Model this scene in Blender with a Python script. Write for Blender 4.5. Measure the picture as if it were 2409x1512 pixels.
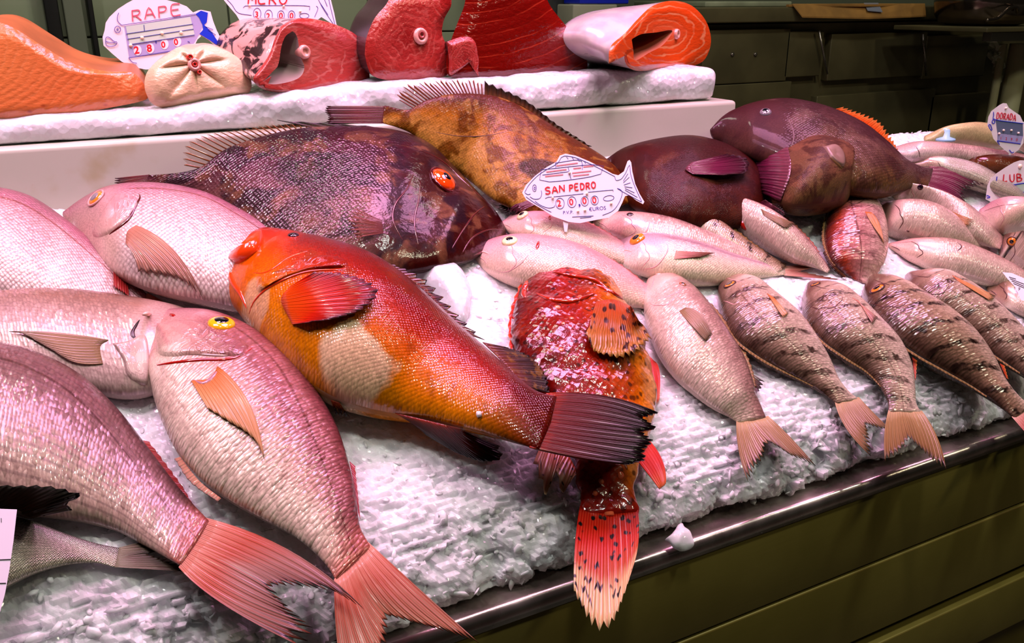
import bpy, math, random
import numpy as np
from mathutils import Vector, Matrix, noise as mnoise
from mathutils.bvhtree import BVHTree

random.seed(7); RNG = np.random.default_rng(7)
sc = bpy.context.scene
for o in list(bpy.data.objects): bpy.data.objects.remove(o)
COL = sc.collection

# ------------------------------------------------------------------ camera
W, H, FPX = 2409.0, 1512.0, 2086.0
LIP = 0.85                                     # height of the counter lip (m)
CAM = np.array([0.0, 0.0, LIP + 0.45])
yaw, pitch = math.radians(28.2), math.radians(19.9)
FWD = np.array([math.sin(yaw)*math.cos(pitch), math.cos(yaw)*math.cos(pitch), -math.sin(pitch)])
RGT = np.array([math.cos(yaw), -math.sin(yaw), 0.0])
UP = np.cross(RGT, FWD)
cd = bpy.data.cameras.new('camera'); cam = bpy.data.objects.new('camera', cd); COL.objects.link(cam)
cd.sensor_fit = 'HORIZONTAL'; cd.sensor_width = 36.0; cd.lens = FPX/W*36.0; cd.clip_start = 0.02
cam.matrix_world = Matrix(((RGT[0], UP[0], -FWD[0], CAM[0]), (RGT[1], UP[1], -FWD[1], CAM[1]),
                           (RGT[2], UP[2], -FWD[2], CAM[2]), (0, 0, 0, 1)))
sc.camera = cam

# ------------------------------------------------------------------ light, exposure
sc.view_settings.view_transform = 'Standard'; sc.view_settings.look = 'None'
sc.view_settings.gamma = 1.0; sc.view_settings.use_curve_mapping = False
sc.view_settings.exposure = -0.12
wd = bpy.data.worlds.new('hall'); sc.world = wd; wd.use_nodes = True
wd.node_tree.nodes['Background'].inputs[0].default_value = (0.50, 0.50, 0.40, 1)
wd.node_tree.nodes['Background'].inputs[1].default_value = 0.03
def lamp(name, loc, target, watt, col, size, spread=150):
    l = bpy.data.lights.new(name, 'AREA'); l.shape = 'DISK'; l.size = size; l.energy = watt; l.color = col
    l.spread = math.radians(spread)
    o = bpy.data.objects.new(name, l); COL.objects.link(o); o.location = loc
    o.rotation_euler = (Vector(target) - Vector(loc)).to_track_quat('-Z', 'Y').to_euler()
    return o
# pendant lamps hung over the counter (their pink and white light is on the ice) and the ceiling lamps of the market hall, plus one added for the bench, all above the picture
lamp('pink_counter_lamp_middle_offscreen', (0.55, 0.86, 2.05), (0.50, 0.86, 1.1), 6.0, (1.0, 0.40, 0.74), 0.45, 100)
lamp('pink_counter_lamp_right_offscreen', (1.25, 0.86, 2.05), (1.15, 0.86, 1.1), 5.5, (1.0, 0.40, 0.74), 0.45, 100)
lamp('pink_counter_lamp_left_offscreen', (-0.15, 0.86, 2.05), (-0.05, 0.86, 1.1), 4.2, (1.0, 0.44, 0.76), 0.45, 100)
lamp('white_counter_lamp_left_offscreen', (-0.55, 0.80, 2.30), (-0.1, 0.85, 1.0), 6.0, (1.0, 0.97, 0.95), 0.14)
lamp('hall_ceiling_lamp_left_offscreen', (0.10, 0.00, 3.00), (0.25, 0.70, 1.0), 8.6, (1.0, 0.95, 0.88), 0.20)
lamp('hall_ceiling_lamp_middle_offscreen', (1.10, 0.00, 3.00), (1.05, 0.70, 1.0), 8.6, (0.93, 1.0, 0.92), 0.20)
lamp('hall_ceiling_lamp_aisle_offscreen', (2.0, -0.9, 3.00), (1.5, 0.5, 0.7), 11.0, (1.0, 0.93, 0.66), 0.3)
lamp('hall_ceiling_lamp_wall_offscreen', (0.30, 1.60, 3.00), (0.30, 2.25, 1.2), 6.0, (1.0, 1.0, 0.82), 0.3)
lamp('added_bench_lamp_offscreen', (2.30, 1.35, 3.00), (2.30, 2.0, 1.0), 4.0, (1.0, 0.95, 0.75), 0.3)  # added to brighten the dark bench; pan glint and lit pole suggest a lamp

# ------------------------------------------------------------------ projection helpers
S_BED, Y_BED, Z_BED = 0.42, 0.525, LIP + 0.0525
Y_LIP, Y_STEP = 0.514, 1.0
NB = np.array([0, -S_BED, 1.0]); NB /= np.linalg.norm(NB)
def ray(px, py):
    d = FWD*FPX + RGT*(px - W/2) - UP*(py - H/2)
    return d/np.linalg.norm(d)
def proj(P):
    v = np.asarray(P) - CAM; z = v@FWD
    return np.stack([W/2 + FPX*(v@RGT)/z, H/2 - FPX*(v@UP)/z], -1)
def bedz(y): return Z_BED + S_BED*(y - Y_BED)
XS_LEAN = 0.95
def at(px, py, h=0.0):                          # pixel -> point h above the ice; past the riser's foot the fish lean up against it
    d = ray(px, py); n = np.array([0, -S_BED, 1.0]); p0 = np.array([0, Y_BED, Z_BED + h])
    q = CAM + d*((n@(p0 - CAM))/(n@d))
    if q[1] > XS_LEAN:
        s2 = 3.0 + (1.5-3.0)*min(1.0, max(0.0, (q[0]*XS_LEAN/q[1]-0.80)/0.15))
        n2 = np.array([0, -s2, 1.0]); p2 = np.array([0, XS_LEAN, bedz(XS_LEAN) + h])
        q = CAM + d*((n2@(p2 - CAM))/(n2@d))
    return q
def at_y(px, py, y):
    d = ray(px, py); return CAM + d*((y - CAM[1])/d[1])
def at_z(px, py, z):
    d = ray(px, py); return CAM + d*((z - CAM[2])/d[2])
class Plane:
    def __init__(s, p0, n): s.p = np.array(p0, float); s.n = np.array(n, float)/np.linalg.norm(n)
    def __call__(s, px, py, lift=0.0):
        d = ray(px, py); p = s.p + s.n*lift
        return CAM + d*((s.n@(p - CAM))/(s.n@d))

def resample(pts, n, smooth=True):
    P = np.array(pts, float)
    if len(P) == 2 or not smooth:
        d = np.r_[0, np.cumsum(np.linalg.norm(np.diff(P, axis=0), axis=1))]
        t = np.linspace(0, d[-1], n)
        return np.stack([np.interp(t, d, P[:, k]) for k in range(P.shape[1])], -1)
    Q = np.vstack([2*P[0]-P[1], P, 2*P[-1]-P[-2]])
    out = []
    for i in range(1, len(Q)-2):
        for t in np.linspace(0, 1, 24, endpoint=False):
            p0, p1, p2, p3 = Q[i-1], Q[i], Q[i+1], Q[i+2]
            out.append(0.5*((2*p1)+(-p0+p2)*t+(2*p0-5*p1+4*p2-p3)*t*t+(-p0+3*p1-3*p2+p3)*t**3))
    out.append(P[-1]); out = np.array(out)
    d = np.r_[0, np.cumsum(np.linalg.norm(np.diff(out[:, :2], axis=0), axis=1))]
    t = np.linspace(0, d[-1], n)
    return np.stack([np.interp(t, d, out[:, k]) for k in range(P.shape[1])], -1)

# ------------------------------------------------------------------ materials
def c(r, g, b):
    f = lambda x: (x/255/12.92) if x/255 <= 0.04045 else ((x/255+0.055)/1.055)**2.4
    return (f(r), f(g), f(b), 1.0)
class G:
    def __init__(s, name):
        s.m = bpy.data.materials.new(name); s.m.use_nodes = True; s.t = s.m.node_tree
        s.b = s.t.nodes['Principled BSDF']
    def n(s, typ, ins=None, **kw):
        nd = s.t.nodes.new('ShaderNode'+typ)
        for k, v in kw.items(): setattr(nd, k, v)
        for k, v in (ins or {}).items(): s.put(nd.inputs[k], v)
        return nd
    def put(s, sock, v):
        if isinstance(v, bpy.types.NodeSocket): s.t.links.new(v, sock)
        else: sock.default_value = v
    def math(s, op, a, b=0.0, clamp=False):
        nd = s.n('Math', {0: a, 1: b}, operation=op); nd.use_clamp = clamp; return nd.outputs[0]
    def mix(s, f, a, b, mode='MIX'):
        nd = s.n('Mix', {0: f, 6: a, 7: b}, data_type='RGBA', blend_type=mode); nd.clamp_factor = True
        return nd.outputs[2]
    def ramp(s, f, stops, interp='LINEAR'):
        nd = s.n('ValToRGB', {0: f}); e = nd.color_ramp.elements; nd.color_ramp.interpolation = interp
        while len(e) > 1: e.remove(e[0])
        e[0].position, e[0].color = stops[0]
        for p, col in stops[1:]:
            x = e.new(p); x.color = col
        return nd.outputs[0]
    def smooth(s, f, lo, hi):
        nd = s.n('MapRange', {0: f, 1: lo, 2: hi, 3: 0.0, 4: 1.0}); nd.interpolation_type = 'SMOOTHSTEP'; return nd.outputs[0]
    def noise(s, vec, scale, detail=3.0, dist=0.0, rough=0.5):
        ins = {'Scale': scale, 'Detail': detail, 'Roughness': rough, 'Distortion': dist}
        if vec is not None: ins['Vector'] = vec
        return s.n('TexNoise', ins).outputs[0]
    def uv(s, name): return s.n('UVMap', uv_map=name).outputs[0]
    def sep(s, vec):
        nd = s.n('SeparateXYZ', {0: vec}); return nd.outputs[0], nd.outputs[1]
    def xyz(s, x, y, z=0.0): return s.n('CombineXYZ', {0: x, 1: y, 2: z}).outputs[0]
    def obj(s): return s.n('TexCoord').outputs['Object']
    def bump(s, h, strength=0.5, dist=0.002, nrm=None):
        ins = {'Strength': strength, 'Distance': dist, 'Height': h}
        if nrm is not None: ins['Normal'] = nrm
        return s.n('Bump', ins).outputs[0]
    def set(s, **kw):
        names = dict(col='Base Color', rough='Roughness', metal='Metallic', nrm='Normal', coat='Coat Weight', coatr='Coat Roughness',
                     trans='Transmission Weight', ior='IOR', sss='Subsurface Weight', sssr='Subsurface Radius', ssss='Subsurface Scale',
                     alpha='Alpha', spec='Specular IOR Level', sheen='Sheen Weight')
        for k, v in kw.items(): s.put(s.b.inputs[names[k]], v)
        if 'nrm' in kw: s.put(s.b.inputs['Coat Normal'], kw['nrm'])
        return s.m
def plain(name, col, rough=0.5, metal=0.0, nscale=0, namt=0.15, **kw):
    g = G(name); col4 = col
    if nscale:
        nz = g.noise(g.obj(), nscale, 4.0)
        dark = tuple(x*(1-namt*2.2) for x in col[:3])+(1,)
        col4 = g.mix(g.smooth(nz, 0.35, 0.65), dark, col)
    return g.set(col=col4, rough=rough, metal=metal, **kw)

def skin(name, ramp, sn=55, ss=0.6, rough=0.32, metal=0.15, mott=(), bars=None, lat=None, head=None, tail=None, rows=None,
         coat=0.35, nv=0.08, scol=0.30, spots=None, usp=(0.20, 0.30), blotch=None, bumpn=0.0, aniso=None, facet=0.30, spec=0.5, sat=1.18, tint=(0.72, 0.655, 0.575, 1)):
    g = G(name)
    uvs = g.uv('fish'); u, v = g.sep(uvs); sv = g.uv('scale')
    nz = g.noise(sv, 9.0, 4.0)
    vv = g.math('ADD', v, g.math('MULTIPLY', g.math('SUBTRACT', nz, 0.5), nv*2))
    col = g.ramp(vv, ramp)
    if head:                                    # head colour, end of the head in u
        hu = g.math('ADD', u, g.math('MULTIPLY', g.math('SUBTRACT', nz, 0.5), 0.12))
        col = g.mix(g.smooth(hu, head[1]+0.04, head[1]-0.04), col, g.ramp(vv, head[0]))
    if tail:
        col = g.mix(g.smooth(u, tail[1], 1.0), col, tail[0])
    if rows:                                    # fine lines along the scale rows (count, amount, colour)
        w = g.math('SINE', g.math('MULTIPLY', v, rows[0]*6.283))
        col = g.mix(g.math('MULTIPLY', g.smooth(w, 0.2, 1.0), rows[1]), col, rows[2])
    for (mc, msc, lo, hi, amt) in mott:
        col = g.mix(g.math('MULTIPLY', g.smooth(g.noise(sv, msc, 5.0, 0.6), lo, hi), amt), col, mc)
    if blotch:                                  # pale or dark patch at (u,v) radius, colour
        for (bu, bv, ru, rv, bc, amt) in blotch:
            du = g.math('DIVIDE', g.math('SUBTRACT', u, bu), ru); dv = g.math('DIVIDE', g.math('SUBTRACT', v, bv), rv)
            d = g.math('ADD', g.math('MULTIPLY', du, du), g.math('MULTIPLY', dv, dv))
            d = g.math('ADD', d, g.math('MULTIPLY', g.math('SUBTRACT', g.noise(sv, 14.0, 4.0), 0.5), 1.6))
            col = g.mix(g.math('MULTIPLY', g.smooth(d, 1.1, 0.6), amt), col, bc)
    if bars:                                    # cross bars: count, colour, amount, lower v
        wob = g.math('MULTIPLY', g.math('SUBTRACT', g.noise(sv, 12.0, 3.0), 0.5), 0.10)
        uu = g.math('ADD', g.math('ADD', u, wob), g.math('MULTIPLY', v, 0.05))
        w = g.math('SINE', g.math('MULTIPLY', uu, bars[0]*6.283))
        f = g.math('MULTIPLY', g.smooth(w, 0.45, 0.85), g.smooth(v, bars[3], bars[3]+0.25))
        f = g.math('MULTIPLY', f, g.smooth(g.noise(sv, 30.0, 3.0), 0.28, 0.60))
        f = g.math('MULTIPLY', f, g.smooth(u, 0.16, 0.24))
        col = g.mix(g.math('MULTIPLY', f, bars[2]), col, bars[1])
    if lat:                                     # lateral line: v, colour, width, amount
        lv = g.math('SUBTRACT', lat[0], g.math('MULTIPLY', g.smooth(u, 0.45, 1.0), 0.18))
        d = g.math('ABSOLUTE', g.math('SUBTRACT', v, lv))
        f = g.math('MULTIPLY', g.smooth(d, lat[2], lat[2]*0.3), g.smooth(u, 0.24, 0.30))
        col = g.mix(g.math('MULTIPLY', f, lat[3]), col, lat[1])
    if spots:                                   # dark dots: scale, radius, colour, amount
        vo = g.n('TexVoronoi', {'Vector': sv, 'Scale': spots[0]}).outputs[0]
        col = g.mix(g.math('MULTIPLY', g.smooth(vo, spots[1], spots[1]*0.55), spots[3]), col, spots[2])
    if aniso: rot = g.n('Mapping', {0: sv, 3: (aniso[0], aniso[1], 1.0)}).outputs[0]      # short dashes across the flank
    else: rot = g.n('Mapping', {0: sv, 2: (0, 0, math.radians(45)), 3: (sn, sn, sn)}).outputs[0]
    von = g.n('TexVoronoi', {'Vector': rot, 'Scale': 1.0, 'Randomness': 0.6 if aniso else 0.25}); vo = von.outputs[0]
    rnd = g.sep(von.outputs[1])[0]
    sm = g.smooth(u, usp[0], usp[1])
    if scol:
        col = g.mix(g.math('MULTIPLY', g.math('MULTIPLY', g.smooth(vo, 0.25, 0.62), sm), scol), col,
                    g.mix(1.0, col, c(120, 70, 70), 'MULTIPLY'))
    hgt = g.math('MULTIPLY', g.math('SUBTRACT', 1.0, vo), sm)
    fine = g.smooth(g.noise(sv, 150.0, 3.0), 0.35, 0.65)
    col = g.mix(g.math('MULTIPLY', fine, 0.35), col, g.mix(1.0, col, c(150, 140, 140), 'MULTIPLY'))
    col = g.mix(1.0, g.n('HueSaturation', {'Saturation': sat, 'Color': col}).outputs[0], tint, 'MULTIPLY')
    col = g.mix(g.math('MULTIPLY', g.math('MULTIPLY', rnd, sm), 0.25), col, g.mix(1.0, col, c(140, 120, 124), 'MULTIPLY'))
    tilt = g.n('VectorMath', {0: g.n('VectorMath', {0: von.outputs[1], 1: (0.5, 0.5, 0.5)}, operation='SUBTRACT').outputs[0], 'Scale': g.math('MULTIPLY', sm, facet*0.46)}, operation='SCALE').outputs[0]
    fn = g.n('VectorMath', {0: g.n('VectorMath', {0: g.n('NewGeometry').outputs['Normal'], 1: tilt}, operation='ADD').outputs[0]}, operation='NORMALIZE').outputs[0]
    nr = g.bump(hgt, ss*0.8, 0.0012, fn)
    nr = g.bump(g.noise(sv, 26.0 if not bumpn else bumpn, 5.0), 0.10 if not bumpn else 0.5, 0.002, nr)
    return g.set(col=col, rough=rough, metal=metal, coat=min(1.0, coat*1.3), coatr=0.06, nrm=nr, spec=spec*0.6)

def finmat(name, stops, rays=26, dark=None, rough=0.3, spots=None, alpha=1.0, coat=0.4, mott=None):
    g = G(name); uvs = g.uv('fin'); u, v = g.sep(uvs)
    nz = g.noise(g.xyz(g.math('MULTIPLY', u, 6.0), v), 3.0, 4.0)
    vv = g.math('ADD', v, g.math('MULTIPLY', g.math('SUBTRACT', nz, 0.5), 0.25))
    col = g.mix(1.0, g.ramp(vv, stops), (0.68, 0.62, 0.56, 1), 'MULTIPLY')
    w = g.math('SINE', g.math('MULTIPLY', u, rays*(1.7 if alpha == 1 else 1.0)*6.283))
    if dark: col = g.mix(g.math('MULTIPLY', g.smooth(w, 0.0, -0.9), 0.40), col, dark)
    if mott: col = g.mix(g.math('MULTIPLY', g.smooth(g.noise(g.uv('fin'), mott[1], 3.0), 0.5, 0.65), mott[2]), col, mott[0])
    if spots:
        pv = g.xyz(g.math('MULTIPLY', u, spots[0]), g.math('MULTIPLY', v, spots[1]))
        vo = g.n('TexVoronoi', {'Vector': pv, 'Scale': 1.0}).outputs[0]
        col = g.mix(g.smooth(vo, spots[2], spots[2]*0.6), col, spots[3])
    if alpha < 1:                               # clear membrane between opaque rays
        g.set(alpha=g.math('ADD', alpha, g.math('MULTIPLY', g.smooth(w, 0.2, 0.9), 1-alpha)))
    return g.set(col=col, rough=rough, coat=coat*0.6, coatr=0.10, spec=0.2, nrm=g.bump(w, 0.3, 0.001))

# ------------------------------------------------------------------ mesh and object helpers
def new_obj(name, verts, faces, mat, parent=None, origin=None, smooth=True, uvs=None, kind=None, mats=None, fmat=None):
    V = np.asarray(verts, float)
    if parent is not None: org = np.array(parent.get('_org', (0, 0, 0)), float)
    else:
        if origin is None: origin = (V[:, 0].mean(), V[:, 1].mean(), V[:, 2].min())
        org = np.array(origin, float)
    me = bpy.data.meshes.new(name); me.from_pydata((V - org).tolist(), [], [tuple(int(i) for i in f) for f in faces])
    for m in (mats or [mat]): me.materials.append(m)
    if fmat is not None: me.polygons.foreach_set('material_index', np.asarray(fmat, np.int32))
    if smooth: me.polygons.foreach_set('use_smooth', np.ones(len(me.polygons), bool))
    li = np.empty(len(me.loops), np.int32); me.loops.foreach_get('vertex_index', li)
    for nm, data in (uvs or {}).items():
        l = me.uv_layers.new(name=nm); l.data.foreach_set('uv', np.asarray(data, np.float32)[li].ravel())
    me.update()
    o = bpy.data.objects.new(name, me); COL.objects.link(o)
    if parent is not None:
        o.parent = parent
    else: o.location = org
    if kind: o['kind'] = kind
    return o
ORG = {}
def thing(name, label, cat, org, group=None):
    o = bpy.data.objects.new(name, None); COL.objects.link(o); o.location = org; o.empty_display_size = 0.02
    o['label'] = label; o['category'] = cat
    if group: o['group'] = group
    o['_org'] = tuple(float(x) for x in org); ORG[o.name] = o
    return o
def tag(o, label, cat, group=None, kind=None):
    o['label'] = label; o['category'] = cat
    if group: o['group'] = group
    if kind: o['kind'] = kind
    return o
def box_v(x0, x1, y0, y1, z0, z1):
    return [(x, y, z) for z in (z0, z1) for y in (y0, y1) for x in (x0, x1)]
BOXF = [(0, 2, 3, 1), (4, 5, 7, 6), (0, 1, 5, 4), (2, 6, 7, 3), (0, 4, 6, 2), (1, 3, 7, 5)]
def box(name, x0, x1, y0, y1, z0, z1, mat, parent=None, bevel=0.0, **kw):
    o = new_obj(name, box_v(x0, x1, y0, y1, z0, z1), BOXF, mat, parent, smooth=False, **kw)
    if bevel:
        b = o.modifiers.new('bevel', 'BEVEL'); b.width = bevel; b.segments = 3; b.harden_normals = False
        o.data.polygons.foreach_set('use_smooth', np.ones(6, bool))
    return o
def grid_faces(n, m, closed=False):
    F = []
    for i in range(n-1):
        for j in range(m if closed else m-1):
            k = (j+1) % m; F.append((i*m+j, i*m+k, (i+1)*m+k, (i+1)*m+j))
    return F
def tube(name, P, R, mat, parent=None, seg=8, caps=True, **kw):
    P = np.asarray(P, float); n = len(P); R = np.broadcast_to(np.asarray(R, float), (n,))
    T = np.gradient(P, axis=0); T /= np.linalg.norm(T, axis=1)[:, None]+1e-12
    ref = np.array([0.13, 0.2, 1.0]); V = []
    for i in range(n):
        a = np.cross(T[i], ref); a /= np.linalg.norm(a)+1e-9; b = np.cross(T[i], a)
        for k in range(seg):
            t = 2*math.pi*k/seg; V.append(P[i]+R[i]*(a*math.cos(t)+b*math.sin(t)))
    F = grid_faces(n, seg, True)
    if caps: F += [tuple(range(seg))[::-1], tuple((n-1)*seg+k for k in range(seg))]
    return new_obj(name, V, F, mat, parent, **kw)

# ------------------------------------------------------------------ fish builder
class Body: pass
def caster(V, F): return BVHTree.FromPolygons([tuple(v) for v in V], [tuple(f) for f in F])
def hit(bd, px, py):
    d = Vector(ray(px, py)); loc, nr, _, _ = bd.bvh.ray_cast(Vector(CAM), d)
    if loc is None:
        p = CAM + np.array(d)*bd.dist; loc, nr, _, _ = bd.bvh.find_nearest(Vector(p))
        q = Vector(CAM) + d*((loc-Vector(CAM)).dot(d))
        return np.array(q), np.array(NB)
    n = np.array(nr)
    if n@np.array(d) > 0: n = -n
    return np.array(loc), n

def body(root, pairs, ratio, mat, base=0.0, k=0.8, N=72, M=32, lump=0.0, lumps=18.0, sharp=1.0, thin_tail=0.62, flat_end=0.72):
    """lofts the body between a back contour and a belly contour laid on the ice"""
    P = np.array([p[:4] for p in pairs], float)
    hb = np.array([(p[4] if len(p) > 4 else base) for p in pairs], float)
    A = resample(np.c_[(P[:, :2]+P[:, 2:])/2, P, hb], N)
    dpx, vpx, hb = A[:, 2:4], A[:, 4:6], A[:, 6]
    un = lambda q, h: np.array([at(q[i, 0], q[i, 1], h[i]) for i in range(len(q))])
    D, V = un(dpx, hb+0.01), un(vpx, hb+0.01)
    a = np.linalg.norm(D-V, axis=1)/2; am = a.max(); s = np.linspace(0, 1, N)
    b = ratio*a**0.75*am**0.25*(1-(1-thin_tail)*np.clip((s-0.45)/0.55, 0, 1)**1.2)
    b *= np.clip(0.55+s*3.2, 0, 1)
    b *= 1-flat_end*np.clip((s-0.86)/0.14, 0, 1)**1.3
    hm = hb + k*b
    th = np.linspace(0, 2*math.pi, M, endpoint=False); ct, st = np.cos(th), np.sin(th)
    st = np.sign(st)*np.abs(st)**sharp
    e = dpx-vpx; Lpx = np.linalg.norm(e, axis=1); e = e/(Lpx[:, None]+1e-6)
    dc, vc = dpx.copy(), vpx.copy()
    for it in range(8):
        D, V = un(dc, hm), un(vc, hm); C = (D+V)/2; U = (D-V)/2
        Un = U/(np.linalg.norm(U, axis=1)[:, None]+1e-9)
        n = NB-(Un@NB)[:, None]*Un; n /= np.linalg.norm(n, axis=1)[:, None]
        X = C[:, None]+U[:, None]*ct[None, :, None]+n[:, None]*(b[:, None]*st)[..., None]
        if it == 7: break
        t = ((proj(X)-vpx[:, None])*e[:, None]).sum(-1)
        mx, mn = t.max(1)-Lpx, t.min(1)
        lim = Lpx*0.30
        dc -= e*np.clip(mx*0.7, -lim, lim)[:, None]; vc -= e*np.clip(mn*0.7, -lim, lim)[:, None]
    if lump:
        for i in range(N):
            for j in range(M):
                q = X[i, j]; f = lump*min(1, s[i]*6)
                X[i, j] = q+(n[i]*st[j]+Un[i]*ct[j])*f*(mnoise.noise(Vector(q*lumps))+0.5*mnoise.noise(Vector(q*lumps*2.3)))
    Cm = X.mean(1); L = np.r_[0, np.cumsum(np.linalg.norm(np.diff(Cm, axis=0), axis=1))]
    verts = list(X.reshape(-1, 3)); F = grid_faces(N, M, True)
    uv = [(L[i]/L[-1], (1+ct[j])/2) for i in range(N) for j in range(M)]
    sv = [(L[i]/L[-1], ct[j]*np.linalg.norm(U[i])/L[-1]+(0.0 if st[j] >= 0 else 3.0)) for i in range(N) for j in range(M)]
    for i, sg in ((0, -1), (N-1, 1)):           # rounded end caps
        d = Cm[1]-Cm[0] if i == 0 else Cm[-1]-Cm[-2]; d = d/np.linalg.norm(d)*sg
        verts.append(Cm[i]+d*min(b[i], np.linalg.norm(U[i]))*0.6); c0 = len(verts)-1
        uv.append((i/(N-1), 0.5)); sv.append((i/(N-1), 0.0))
        for j in range(M):
            q = (i*M+j, i*M+(j+1) % M)
            F.append((q[1], q[0], c0) if i == 0 else (q[0], q[1], c0))
    o = new_obj('body', verts, F, mat, root, uvs={'fish': uv, 'scale': sv})
    bd = Body(); bd.o = o; bd.F = F; bd.uv = uv; bd.sv = sv; bd.mat = mat; bd.bvh = caster(verts, F); bd.hm = hm; bd.mid = (dpx+vpx)/2; bd.d = dpx; bd.v = vpx
    bd.root = root; bd.L = L[-1]; bd.b = b; bd.dist = float(np.linalg.norm(Cm.mean(0)-CAM)); bd.n = n
    return bd
def hnear(bd, q):
    i = int(np.argmin(np.minimum(np.linalg.norm(bd.d-q, axis=1), np.minimum(np.linalg.norm(bd.v-q, axis=1), np.linalg.norm(bd.mid-q, axis=1)))))
    return bd.hm[i]
def fin(bd, name, base, tip, mat, mid=None, on=False, ht=None, hb=None, rays=14, jag=0.12, ridge=0.0003, thick=0.0006, lift=0.0018, J=12, sub=4, curl=0.0, straight=False):
    K = rays*sub+1
    B, T = resample(base, K), resample(tip, K, smooth=not straight)
    Mi = resample(mid, K) if mid else (B+T)/2
    u = np.linspace(0, 1, K); rnd = RNG.random(rays+2)
    cut = jag*(0.5-0.5*np.cos(2*math.pi*rays*u))*np.interp(u*rays, np.arange(rays+2), 0.5+rnd)
    top, bot, uvs = [], [], []
    hB = np.array([(hnear(bd, q) if hb is None else hb) for q in B])
    kern = np.ones(7)/7; hB = np.convolve(np.pad(hB, 3, 'edge'), kern, 'valid')
    for j in range(J):
        for i in range(K):
            t = j/(J-1)*(1-cut[i])
            q = B[i]*(1-t)*(1-2*t)+Mi[i]*4*t*(1-t)+T[i]*t*(2*t-1)
            rg = ridge*math.cos(2*math.pi*rays*u[i])*min(1.0, 0.3+t)
            if on:
                p, n = hit(bd, *q); tp = p+n*(lift*(0.25+t)+rg+curl*t*t); bt = tp-n*thick
            else:
                hT = hB[i] if ht is None else ht
                p = at(q[0], q[1], hB[i]*(1-t)+hT*t+curl*math.sin(math.pi*u[i])*t); tp = p+NB*(rg+thick/2); bt = p+NB*(rg-thick/2)
            top.append(tp); bot.append(bt); uvs.append((u[i], j/(J-1)))
    n = J*K; F = grid_faces(J, K); F2 = [tuple(n+x for x in f[::-1]) for f in F]
    edge = [i for i in range(K)]+[j*K+K-1 for j in range(1, J)]+[(J-1)*K+i for i in range(K-2, -1, -1)]+[j*K for j in range(J-2, 0, -1)]
    F3 = [(edge[(i+1) % len(edge)], edge[i], n+edge[i], n+edge[(i+1) % len(edge)]) for i in range(len(edge))]
    return new_obj(name, top+bot, F+F2+F3, mat, bd.root, uvs={'fin': uvs+uvs})
def eye(bd, px, py, rpx, iris, pupil, dome=0.55, pr=0.5, rim=None, name='eye'):
    p, n = hit(bd, px, py); r = rpx*np.linalg.norm(p-CAM)/FPX
    a = np.cross(n, [0.1, 0.3, 1.0]); a /= np.linalg.norm(a); b = np.cross(n, a)
    def cap(rr, hh, off):
        V = []; rings, seg = 6, 20
        for i in range(rings):
            f = math.pi/2*(1-i/(rings-1)*0.98)
            for k in range(seg):
                t = 2*math.pi*k/seg; V.append(p+n*(off+hh*math.cos(f))+(a*math.cos(t)+b*math.sin(t))*rr*math.sin(f))
        F = grid_faces(rings, seg, True)+[tuple((rings-1)*seg+k for k in range(seg))]
        base = [p-n*r*0.5+(a*math.cos(2*math.pi*k/seg)+b*math.sin(2*math.pi*k/seg))*rr for k in range(seg)]
        m = len(V); V += base; F += [(m+k, m+(k+1) % seg, (k+1) % seg, k) for k in range(seg)]
        return V, F
    V, F = cap(r, r*dome, 0.0); e = new_obj(name, V, F, iris, bd.root)
    e['_org'] = bd.root['_org']
    V, F = cap(r*pr, r*dome*0.34, r*dome*0.74); new_obj('pupil', V, F, pupil, e)
    if rim:
        t = np.linspace(0, 2*math.pi, 25); ring = np.array([p+(a*math.cos(x)+b*math.sin(x))*r*1.06+n*0.0003 for x in t])
        tube('eye_rim', ring, r*0.14, rim, e, 6, caps=False)
    return e
CW = 0.62
def crease(bd, name, pts, w, mat, lift=0.0, taper=True, seg=6):
    """a raised or dark line (lip, gill edge, mouth) that follows the surface; w in metres"""
    n = max(10, len(pts)*6); Q = resample(pts, n); P = []
    for q in Q:
        p, nn = hit(bd, *q); P.append(p+nn*(lift-0.35*w*CW))
    P = np.array(P); k = np.ones(3)/3
    for ax in range(3): P[1:-1, ax] = np.convolve(P[:, ax], k, 'valid')
    t = np.linspace(0, 1, n); R = w*CW*(np.sin(np.pi*np.clip(t*0.96+0.02, 0, 1))**0.5 if taper else np.ones(n))
    return tube(name, P, np.maximum(R, w*CW*0.15), mat, bd.root, seg)
def plate(bd, name, poly, mat=None, lift=0.002, rings=9):
    """a flap lying on the body (gill cover, cheek): the same skin, raised at its free edge"""
    Q = resample(list(poly)+[poly[0]], 49)[:-1]; cq = Q.mean(0); V, uvs, svs = [], [], []
    K = len(Q)
    for r in range(rings):
        f = 1-r/(rings-1)
        for q in Q:
            x = cq+(q-cq)*max(f, 0.02); p, n = hit(bd, *x)
            _, _, fi, _ = bd.bvh.find_nearest(Vector(p)); vi = bd.F[fi][0]
            l = lift*(1-(f**8))*(0.35+0.65*f)+(-0.0008 if r == 0 else 0.0)
            V.append(p+n*l); uvs.append(bd.uv[vi]); svs.append(bd.sv[vi])
    F = grid_faces(rings, K, True)+[tuple((rings-1)*K+k for k in range(K))]
    return new_obj(name, V, F, mat or bd.mat, bd.root, uvs={'fish': uvs, 'scale': svs})
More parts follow.
